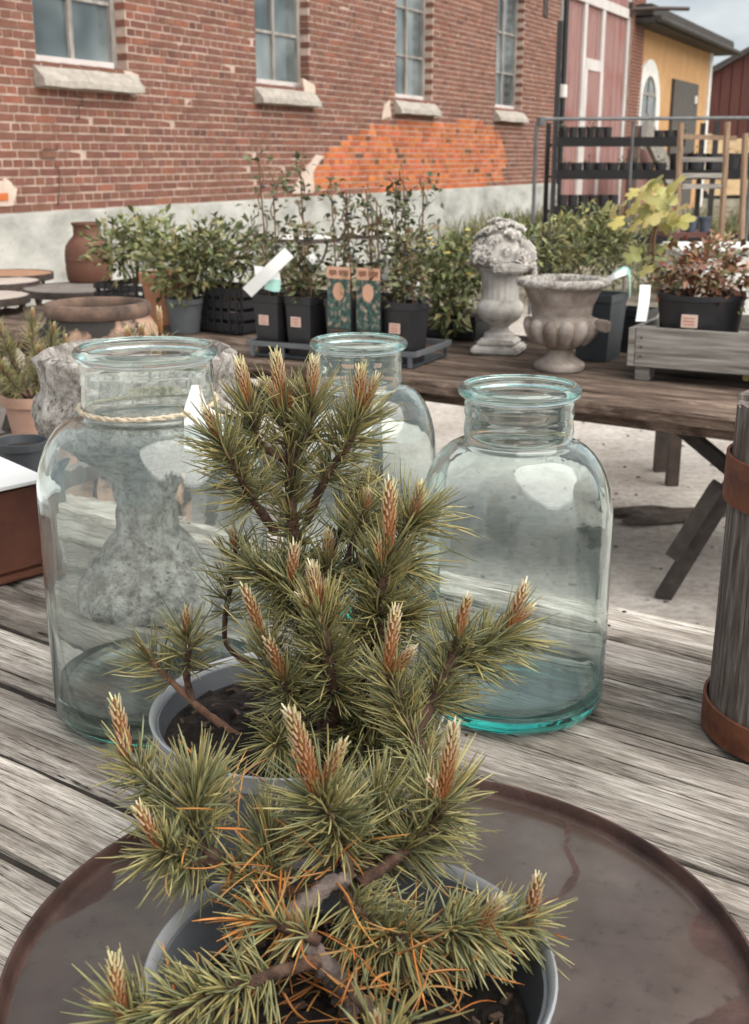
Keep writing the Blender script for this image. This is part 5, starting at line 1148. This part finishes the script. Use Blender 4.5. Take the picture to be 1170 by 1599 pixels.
vms = [vleaf(i, c) for i, c in enumerate(YG + [(.36, .32, .12), (.20, .25, .09)])]
for i, (px, py, s_) in enumerate([(1055, 284, 13), (1042, 296, 9), (1005, 298, 15), (1020, 290, 14), (995, 310, 13), (1030, 305, 16), (1010, 318, 17), (1045, 320, 16), (1058, 330, 15), (1062, 345, 13), (1020, 335, 15), (1000, 335, 12), (985, 325, 10), (1040, 345, 14), (1048, 365, 12), (1035, 385, 12), (990, 350, 11), (1008, 355, 12), (1000, 385, 13), (1010, 400, 12), (1025, 410, 12), (985, 395, 11), (1005, 420, 11), (1040, 405, 11), (985, 300, 8), (975, 315, 9), (955, 330, 10), (945, 322, 9), (960, 345, 10)]):
    d = random.uniform(-.08, .08); p = vp(px, py, d); s = s_ * vy / FPX * 1.55
    lo = link('leaf', vms[i % 4 if py < 365 else 3 + i % 3], vine, p, (random.uniform(.5, 1.4), random.uniform(-.5, .5), random.uniform(-2.2, -.4)), (s, s, s))
ribbon('teal_tape', 'loose teal tape fluttering beside the vine', 'tape', [V(955, 432, vy - .2), V(972, 422, vy - .22), V(983, 428, vy - .2), V(984, 462, vy - .18)], .028, (.2, .4, .8), m_teal)
ribbon('white_tape', 'pale tape end lying over the wide urn rim', 'tape', [V(945, 440, vy - .2), V(962, 430, vy - .24), V(978, 424, vy - .22)], .03, (.1, .6, .7))

# ------------------------------------------------------------------ grey pallet crate with bronze leaved pots
pc = G(988, 594, BZ); pal = thing('wooden_pallet', 'grey weathered wooden pallet crate on the bench', 'pallet', (pc.x, pc.y, BZ + .001), brz + R(6))
b = MB(); b.box(0, 1.0, 0, .022, .048, .185); b.obj('front_board', m_greywood, pal, bevel=.003)
b = MB(); b.box(0, 1.0, .50, .522, .048, .185); b.obj('back_board', m_greywood, pal, bevel=.003)
for x in (.0, .95):
    for y in (.023, .43): MB().box(x, x + .05, y, y + .07, 0, .18).obj('foot_post', m_greywood, pal)
for k in range(5): MB().box(.0 + .052, .948, .03 + k * .094, .03 + k * .094 + .08, .11, .128).obj('slat', m_greywood, pal)
MB().box(-.0235, -.001, .0, .522, .05, .18).obj('end_board', m_greywood, pal)
for k in range(3): MB().lathe([(0, -.001), (.004, 0), (.004, .002), (0, .003)], 8).obj('nail_head', m_iron, pal, loc=(.022, -.001, .085 + k * .032), rot=(R(90), 0, 0))
def bronze(label, plabel, x, y, r, seed, sticker=True):
    base = pal.matrix_basis @ Vector((x, y, .1285)) if False else Vector((pc.x, pc.y, BZ + .001)) + Matrix.Rotation(brz + R(6), 3, 'Z') @ Vector((x, y, .129))
    t = thing('round_pot', plabel, 'pot', base, brz + R(6), 'black round pots in the pallet crate'); h = .165
    MB().lathe([(0, 0), (r * .86, 0), (r * .98, h - .02), (r, h - .018), (r, h), (r - .006, h), (r - .012, h - .03), (0, h - .032)], 44).obj('pot_body', m_black, t, smooth=True)
    MB().lathe([(0, h - .025), (r * .6, h - .022), (r - .011, h - .03)], 32).obj('soil', m_soil, t)
    if sticker:
        so = MB().box(-.026, .026, -r - .004, -r + .012, .062, .104).obj('price_sticker', m_sticker, t)
        for k in (-1, 0, 1): MB().box(-.018, .018, -r - .0052, -r - .0041, .081 + k * .011, .085 + k * .011).obj('print_line', m_redink, so)
        MB().box(-.014, .014, -r - .003, -r + .012, .040, .056).obj('drip', m_white, t)
    pl = thing('bronze_perennial', label, 'plant', base + Vector((0, 0, h - .03)), 0, 'bronze leaved perennials'); stems(pl, 8, .03, r * .9, .16, .004, seed, M('red_stem', [(.20, .06, .035), (.30, .10, .06)], 20))
    for k in range(7):
        a = k * .9; leaf_mass('leaves', pl, 110, (r * .62 * math.cos(a), r * .55 * math.sin(a), .09 + .06 * math.sin(k * 1.7)), (r * .62, r * .6, .075), .038, RB, seed * 7 + k, shape=(1, .55))
    leaf_mass('leaves', pl, 40, (0, -r * .6, .08), (r * .9, .05, .07), .03, [(.55, .45, .38), (.45, .33, .25)], seed + 900, shape=(1, .6)); return t
bronze('bronze red leafy perennial in the pot with the price sticker', 'wide black round pot with a price sticker in the pallet crate', .175, .17, .15, 61)
bronze('bronze red leafy perennial by the frame edge over the second round pot', 'black round pot cut by the frame edge in the pallet crate', .52, .20, .15, 67, False)
ribbon('plant_label', 'long white label leaning on the wide round pot', 'label', [V(1008, 445, pc.y + .02), V(1006, 470, pc.y - .03), V(1001, 502, pc.y - .05)], .036, (1, -.2, 0))
MB_y = leaf_mass; yl = thing('yellow_leaf', 'single bright yellow leaf at the frame edge beneath the pallet', 'leaf', V(1172, 582, pc.y - .1))
link('blade', vms[0], yl, (0, 0, 0), (1.2, 0, 0), (.04, .04, .04))
# white tub behind
tw_ = V(1130, 405, pc.y + 1.0); tub = thing('white_tub', 'white plastic tub behind the bronze perennials', 'tub', (tw_.x + .12, tw_.y, BZ - .12))
b = MB(); b.box(-.30, .42, 0, .30, .12, .50); b.obj('tub_body', m_white, tub, bevel=.03)
b = MB(); b.box(-.32, .44, -.02, .32, .475, .505); b.obj('rim', m_white, tub, bevel=.012)
for x in (-.26, .38):
    for y in (.03, .27): b = MB(); b.bar((x, y, -.54), (x, y, .125), .05); b.obj('leg', m_iron, tub)

# ================================================================== iron tables, clay vessels on the left
def iron_table(label, c, z, r, top_mat, seed, nlegs=3):
    t = thing('round_table', label, 'table', (c.x, c.y, 0), seed); 
    MB().lathe([(0, z - .012), (r - .004, z - .012), (r - .004, z), (0, z)], 44).obj('table_top', top_mat, t, smooth=True)
    MB().lathe([(r - .0035, z - .035), (r + .004, z - .035), (r + .006, z - .01), (r + .004, z + .003), (r - .0035, z + .003)], 44, close=True).obj('rim', m_iron, t, smooth=True)
    for i in range(nlegs):
        a = 2 * math.pi * i / nlegs; c_, s_ = math.cos(a), math.sin(a)
        MB().tube(arc_points([(r * .85 * c_, r * .85 * s_, z - .02), (r * .7 * c_, r * .7 * s_, z * .75), (r * .25 * c_, r * .25 * s_, z * .45), (r * .75 * c_, r * .75 * s_, .08), (r * .95 * c_, r * .95 * s_, .012)], 16), .011, 7).obj('leg', m_iron, t, smooth=True)
    MB().lathe([(r * .24, z * .44), (r * .30, z * .44), (r * .30, z * .46), (r * .24, z * .46)], 24, close=True).obj('ring', m_iron, t); return t
m_tgrey = M('grey_table_top', [(.12, .105, .095), (.24, .215, .195)], 12, rough=.8, bump=.3)
m_tpale = M('pale_table_top', [(.40, .34, .30), (.52, .46, .41)], 8, rough=.6)
m_tbrown = M('brown_table_top', [(.30, .16, .09), (.42, .25, .16)], 8, rough=.7)
iron_table('round iron table with a pale top cut by the frame edge', G(-38, 462, .74), .74, .26, m_tpale, .3)
iron_table('round iron table with a pale pinkish top further back', G(-10, 439, .74), .74, .25, m_tpale, .9)
iron_table('round iron table with a dark grey top under the clay jug', G(124, 449, .72), .72, .30, m_tgrey, 1.5, 4)
iron_table('round brown topped table against the plinth', G(10, 427, .74), .74, .27, m_tbrown, 2.0)
iron_table('small round table with a white top behind the climbers', G(470, 370, .74), .74, .36, m_white, .7)
iron_table('white topped round table further along behind the climbers', G(590, 364, .74), .74, .33, m_white, 1.2)
m_terra = M('brown_clay', [(.10, .040, .024), (.15, .062, .037)], 6, rough=.7, bump=.2, bscale=30)
jp = G(138, 441, .72); jug = thing('clay_jug', 'smooth brown clay jug standing on the dark iron table', 'jug', (jp.x, jp.y + .05, .7235))
MB().lathe([(0, 0), (.118, 0), (.126, .01), (.132, .08), (.132, .16), (.124, .20), (.098, .235), (.078, .255), (.076, .30), (.080, .312), (.086, .318), (.084, .328), (.070, .328), (.066, .30), (.07, .25), (.11, .19), (.11, .03), (0, .02)], 48).obj('body', m_terra, jug, smooth=True, angle=50)
MB().lathe([(.1325, .118), (.1345, .12), (.1345, .126), (.1325, .128)], 48, close=True).obj('band', m_terra, jug, smooth=True)
m_pith = M('flaking_clay', [(.10, .055, .04), (.33, .205, .145), (.44, .30, .22)], 7, rough=.9, bump=.5, bscale=24, spots=[((.022, .018, .016), 5, .50, .56)], lo=.30, hi=.6)
pp = V(152, 482, 3.35); pz = pp.z + .02
pit = thing('clay_pithos', 'big flaking clay storage jar with a dark rolled rim', 'jar', (pp.x, pp.y, 0))
MB().lathe([(0, 0), (.14, 0), (.155, .02), (.21, .22), (.245, .45), (.24, .62), (.205, pz - .14), (.165, pz - .075), (.142, pz - .04), (.130, pz - .04), (.138, pz - .06)], 56).obj('body', m_pith, pit, smooth=True, angle=60)
MB().lathe([(.124, pz - .039), (.142, pz - .039), (.150, pz - .028), (.150, pz - .012), (.142, pz - .002), (.128, pz), (.118, pz - .012), (.118, pz - .03)], 56, close=True).obj('rim', M('dark_rim_clay', [(.05, .035, .028), (.20, .125, .09)], 14, rough=.85, bump=.6), pit, smooth=True)
MB().lathe([(.129, pz - .0405), (.148, pz - .09), (.188, pz - .16), (.22, .6), (.2, .3), (.13, .04), (0, .03)], 48).obj('inside', M('shaded_clay', [(.015, .011, .009), (.04, .028, .022)], 12, rough=.95), pit, smooth=True)  # dark lining colour stands in for the shade inside the jar
# small pine in a terracotta pot on an iron stand
sc0 = V(58, 690, 2.72); st = iron_table('small iron plant stand under the terracotta pot', Vector((sc0.x, sc0.y, 0)), sc0.z, .13, m_tgrey, .4)
m_tc = M('terracotta', [(.34, .20, .145), (.45, .29, .22)], 10, rough=.9, bump=.3)
tp2 = thing('terracotta_pot', 'pale terracotta pot with a small pine at the frame edge', 'pot', (sc0.x, sc0.y, sc0.z + .0005))
MB().lathe([(0, 0), (.05, 0), (.066, .09), (.074, .092), (.076, .115), (.068, .115), (.062, .09), (0, .088)], 32).obj('pot_body', m_tc, tp2, smooth=True, angle=50)
MB().lathe([(0, .10), (.04, .102), (.064, .096)], 24).obj('soil', m_soil, tp2)
sp3 = thing('pine', 'small bushy pine growing in the terracotta pot', 'pine', (sc0.x, sc0.y, sc0.z + .09))
for i, (a, e, L_) in enumerate(((200, 45, .18), (150, 60, .2), (20, 55, .17), (90, 75, .22), (-60, 50, .17), (250, 35, .16), (-20, 65, .2), (180, 20, .2), (170, 65, .22))):
    d = Vector((math.cos(R(a)) * math.cos(R(e)), math.sin(R(a)) * math.cos(R(e)), math.sin(R(e)))); p0 = Vector((0, 0, 0)); pth = [p0 + d * L_ * k / 9 + Vector((0, 0, .03 * (k / 9) ** 2)) for k in range(10)]
    o = MB().tube(pth, [.005 - .002 * k / 9 for k in range(10)], 6).obj('branch', m_bark, sp3, smooth=True); join_needles('needles', needles_on(pth, 200, .06, .3, 1.0, (30, 80), width=.001, bright=1.1), m_needle, o)
    bo = bud_mesh(.03, .005, .7, i).obj('bud', m_bud, o, loc=pth[-1]); align(bo, d + Vector((0, 0, .6)))
sp3.scale = (.8, .8, .8)
# three bare buds peeping over the big jar: a second pine behind it
bp2 = V(215, 560, 2.2); sp4 = thing('pine', 'pine shoot with pale bud candles peeping above the largest jar', 'pine', (bp2.x, bp2.y, TZ))
for i, (px, py, b_) in enumerate(((250, 480, 520), (222, 508, 530), (200, 512, 530))):
    tip_ = V(px, py, 2.2) - sp4.location; low = V(px, b_, 2.2) - sp4.location; o = MB().tube([Vector((0, 0, 0)), low * .5 + Vector((0, 0, .02)), low], [.006, .004, .003], 6).obj('branch', m_bark, sp4, smooth=True)
    pth = [low * (.55 + .45 * k / 7) for k in range(8)]; join_needles('needles', needles_on(pth, 110, .045, .0, 1.0, (45, 90), width=.001), m_needle, o)
    bo = bud_mesh((tip_ - low).length, .006, .7, i).obj('bud', m_bud, o, loc=low); align(bo, tip_ - low)
# black pot on the far corner of the table
bq = G(98, 742, TZ); qn = bq.x * BN.x + bq.y * BN.y
bq = bq - BN * max(0, qn - 1.44); bpq = thing('small_black_pot', 'small black round pot with soil behind the rusty box', 'pot', (bq.x, bq.y, TZ + .001))
MB().lathe([(0, 0), (.038, 0), (.048, .075), (.053, .076), (.054, .09), (.048, .09), (.044, .07), (0, .068)], 32).obj('pot_body', m_slate, bpq, smooth=True, angle=50)
MB().lathe([(0, .075), (.03, .078), (.0455, .072)], 24).obj('soil', m_soil, bpq)

# ================================================================== nursery racks far right
RY = 12.0
ra0 = V(866, 247, RY); rack = thing('shelf_rack', 'black steel plant rack full of dark pots by the brick corner', 'rack', (ra0.x, ra0.y, 0))
def rv(px, py, dy=0): return V(px, py, RY + dy) - Vector((ra0.x, ra0.y, 0))
LRk = rv(1190, 247).x
for x in (0, 1.55, 3.1):
    for y in (0, .5): MB().box(x - .022, x + .022, y - .022, y + .022, 0, rv(866, 190).z + (.9 if x == 0 and y == 0 else 0)).obj('post', m_black, rack)
shelves = [(224, 0, rv(1085, 0).x), (275, 0, LRk), (331, 0, rv(985, 0).x), (375, 0, LRk)]
for (py, xa, xb) in shelves:
    z = rv(866, py).z; MB().box(xa + .023, xb, -.02, .52, z - .025, z).obj('shelf', m_black, rack)
    MB().box(xa + .023, xb, -.034, -.0205, z - .03, z + .06).obj('front_lip', M('rack_black', [(.006, .006, .007), (.014, .013, .013)], 12, rough=.85), rack)
def rack_pots(xa, xb, py, n, h, seed, veg, where):
    z = rv(866, py).z; rs = random.Random(seed)
    for i in range(n):
        x = xa + (xb - xa) * (i + .5) / n; r = (xb - xa) / n * .485
        po = thing('rack_pot', 'dark round nursery pot ' + where, 'pot', (ra0.x + x, ra0.y + max(.0, r - .02), z + .002), 0, 'nursery pots on the black rack')
        MB().lathe([(0, 0), (r * .92, 0), (r, h - .02), (r * 1.02, h), (r * .95, h), (0, h - .03)], 16).obj('pot_body', m_black, po, smooth=True)
        if veg and rs.random() < veg: leaf_mass('leaves', po, 26, (0, 0, h), (r * .9, r * .9, .05), .045, DG + GL, seed + i)
rack_pots(.05, rv(968, 0).x, 224, 6, .15, 1, .35, 'on the top rack shelf before the red doors'); rack_pots(rv(1036, 0).x, rv(1085, 0).x, 224, 3, .12, 2, .3, 'on the top rack shelf before the yellow house')
rack_pots(.05, rv(1060, 0).x, 275, 9, .125, 3, .4, 'on the second rack shelf'); rack_pots(rv(1065, 0).x, LRk, 275, 5, .21, 4, .2, 'behind the wooden stake shelf'); rack_pots(.05, rv(985, 0).x, 331, 6, .16, 5, .4, 'on the third rack shelf')
# galvanised pipe frame in front of it
pf = thing('pipe_frame', 'thin grey galvanised pipe frame standing before the rack', 'frame', (V(836, 247, 11.2).x, 11.2, 0))
m_galv = M('galvanised', [(.10, .105, .11), (.17, .175, .18)], 12, rough=.5, metallic=.5)
zt_ = V(836, 186, 11.2).z; xr = V(1180, 186, 11.2).x - V(836, 247, 11.2).x
MB().tube([(0, 0, 0), (0, 0, zt_ - .05), (.05, 0, zt_)], .017, 8).obj('upright', m_galv, pf, smooth=True)
MB().tube([(.05, 0, zt_), (xr, 0, zt_ + .01)], .016, 8).obj('top_rail', m_galv, pf, smooth=True)
MB().lathe([(0, -.04), (.04, -.035), (.04, .035), (0, .04)], 10).obj('elbow', m_galv, pf, loc=(.04, 0, zt_ - .02))
MB().tube([(xr, 0, 0), (xr, 0, zt_ + .01)], .022, 8).obj('upright', m_galv, pf, smooth=True)
MB().tube([(V(1002, 0, 11.2).x - pf.location.x, .04, 0), (V(1002, 0, 11.2).x - pf.location.x, .04, zt_ - .02)], .014, 8).obj('upright', m_galv, pf, smooth=True)
# weathered stake shelf
YS = 8.2; s0 = V(1060, 247, YS); stk = thing('stake_shelf', 'rough wooden stake shelf with rails right of the yellow vine', 'shelf', (s0.x, s0.y, 0))
def sv(px, py, dy=0): return V(px, py, YS + dy) - Vector((s0.x, s0.y, 0))
for (px, top) in ((1063, 192), (1136, 190), (1164, 208)):
    a = sv(px, top); b = sv(px - (8 if px == 1136 else 4 if px == 1063 else 0), 365); b.z = 0; m = MB(); m.tube([b, (a + b) / 2 + Vector((.008, 0, 0)), a], .021, 7, jit=.1); m.obj('stake', m_stake, stk, smooth=True)
for (xa, ya, xb, yb) in ((1062, 213, 1150, 216), (1062, 249, 1132, 249), (1062, 274, 1130, 274), (1065, 291, 1128, 291)):
    m = MB(); m.bar(sv(xa, ya), sv(xb, yb), .022, .03); m.obj('rail', m_greywood if ya > 220 else m_stake, stk)
m = MB(); m.box(-.05, sv(1135, 0).x, -.06, .35, sv(1060, 363).z - .03, sv(1060, 363).z); m.obj('shelf_board', M('maroon_board', [(.09, .035, .028), (.14, .06, .05)], 6, rough=.8), stk)
m_blue = M('blue_plastic', [(.05, .06, .085), (.10, .12, .16)], 12, rough=.35)
for i, px in enumerate((1062, 1082, 1104)):
    p = V(px, 362, YS); zz = stk.location.z + sv(1060, 363).z
    po = thing('blue_pot', ['small blue grey pot nearest the yellow vine on the shelf board', 'middle one of the small blue grey pots', 'small blue grey pot farthest from the yellow vine'][i], 'pot', (p.x, YS + .06, zz + .001), 0, 'blue grey pots on the shelf board')
    MB().lathe([(0, 0), (.034, 0), (.043, .085), (.047, .087), (.047, .10), (.04, .10), (0, .08)], 16).obj('pot_body', m_blue, po, smooth=True)
# weeds growing along the wall foot and around the rack
wd = []
for k in range(46):
    s = random.uniform(8.5, S1 + 1); off = -.25 - random.random() * .6; wd.append((W0.x + UX * s + NX * off, W0.y + UY * s + NY * off))
for k in range(70): wd.append((random.uniform(1.6, 7.5), random.uniform(12.8, 24)))
weeds = bpy.data.objects.new('weeds', None); bpy.data.objects.remove(weeds)
VS, FS, TS = [], [], []; rs = np.random.default_rng(5); nb_ = 0
for (x, y) in wd:
    n = 70; b0 = np.stack([x + rs.normal(0, .18, n), y + rs.normal(0, .18, n), np.zeros(n)], 1); d = rs.normal(0, .35, (n, 3)); d[:, 2] = 1; d /= np.linalg.norm(d, axis=1, keepdims=True)
    c = np.array([(.10, .12, .045), (.16, .15, .06), (.28, .23, .11), (.07, .10, .035)])[rs.integers(0, 4, n)] * rs.uniform(.7, 1.2, (n, 1))
    v, f, t_ = needle_arrays(b0, d, rs.normal(0, .25, (n, 3)), rs.uniform(.15, .5, n), np.full(n, .008), c); VS.append(v); FS.append(f + nb_); TS.append(t_); nb_ += len(v)
o = link('weeds', quads_mesh('weeds', np.concatenate(VS), np.concatenate(FS), np.concatenate(TS), m_leaf)); tag(o, 'tufts of weeds along the wall foot and rack', 'weeds', kind='stuff')

rs = np.random.default_rng(9); pb_ = MB()
for k in range(420):
    x, y = rs.uniform(-1.6, 2.6), rs.uniform(2.0, 6.5); q = rs.uniform(.003, .011); c_ = rs.uniform(.35, 1.0)
    pb_.lathe([(0, 0), (q, .1 * q), (q * .8, q * .6), (0, q * .8)], 5, a0=rs.uniform(0, 6)); n = 20
    pb_.v[-n:] = [(vx * rs.uniform(.8, 1.2) + x, vy * rs.uniform(.8, 1.2) + y, vz + .004 + .012 * math.sin(2.1 * x + .7 * y) * math.cos(1.3 * y - .6 * x) - .003) for vx, vy, vz in pb_.v[-n:]]
    pb_.t[-n:] = [(c_, c_, c_)] * n
o = pb_.obj('gravel', M('loose_gravel', [(.22, .19, .165), (.40, .36, .32)], 20, rough=.95, tint=True)); tag(o, 'loose grit scattered over the concrete yard', 'gravel', kind='stuff')
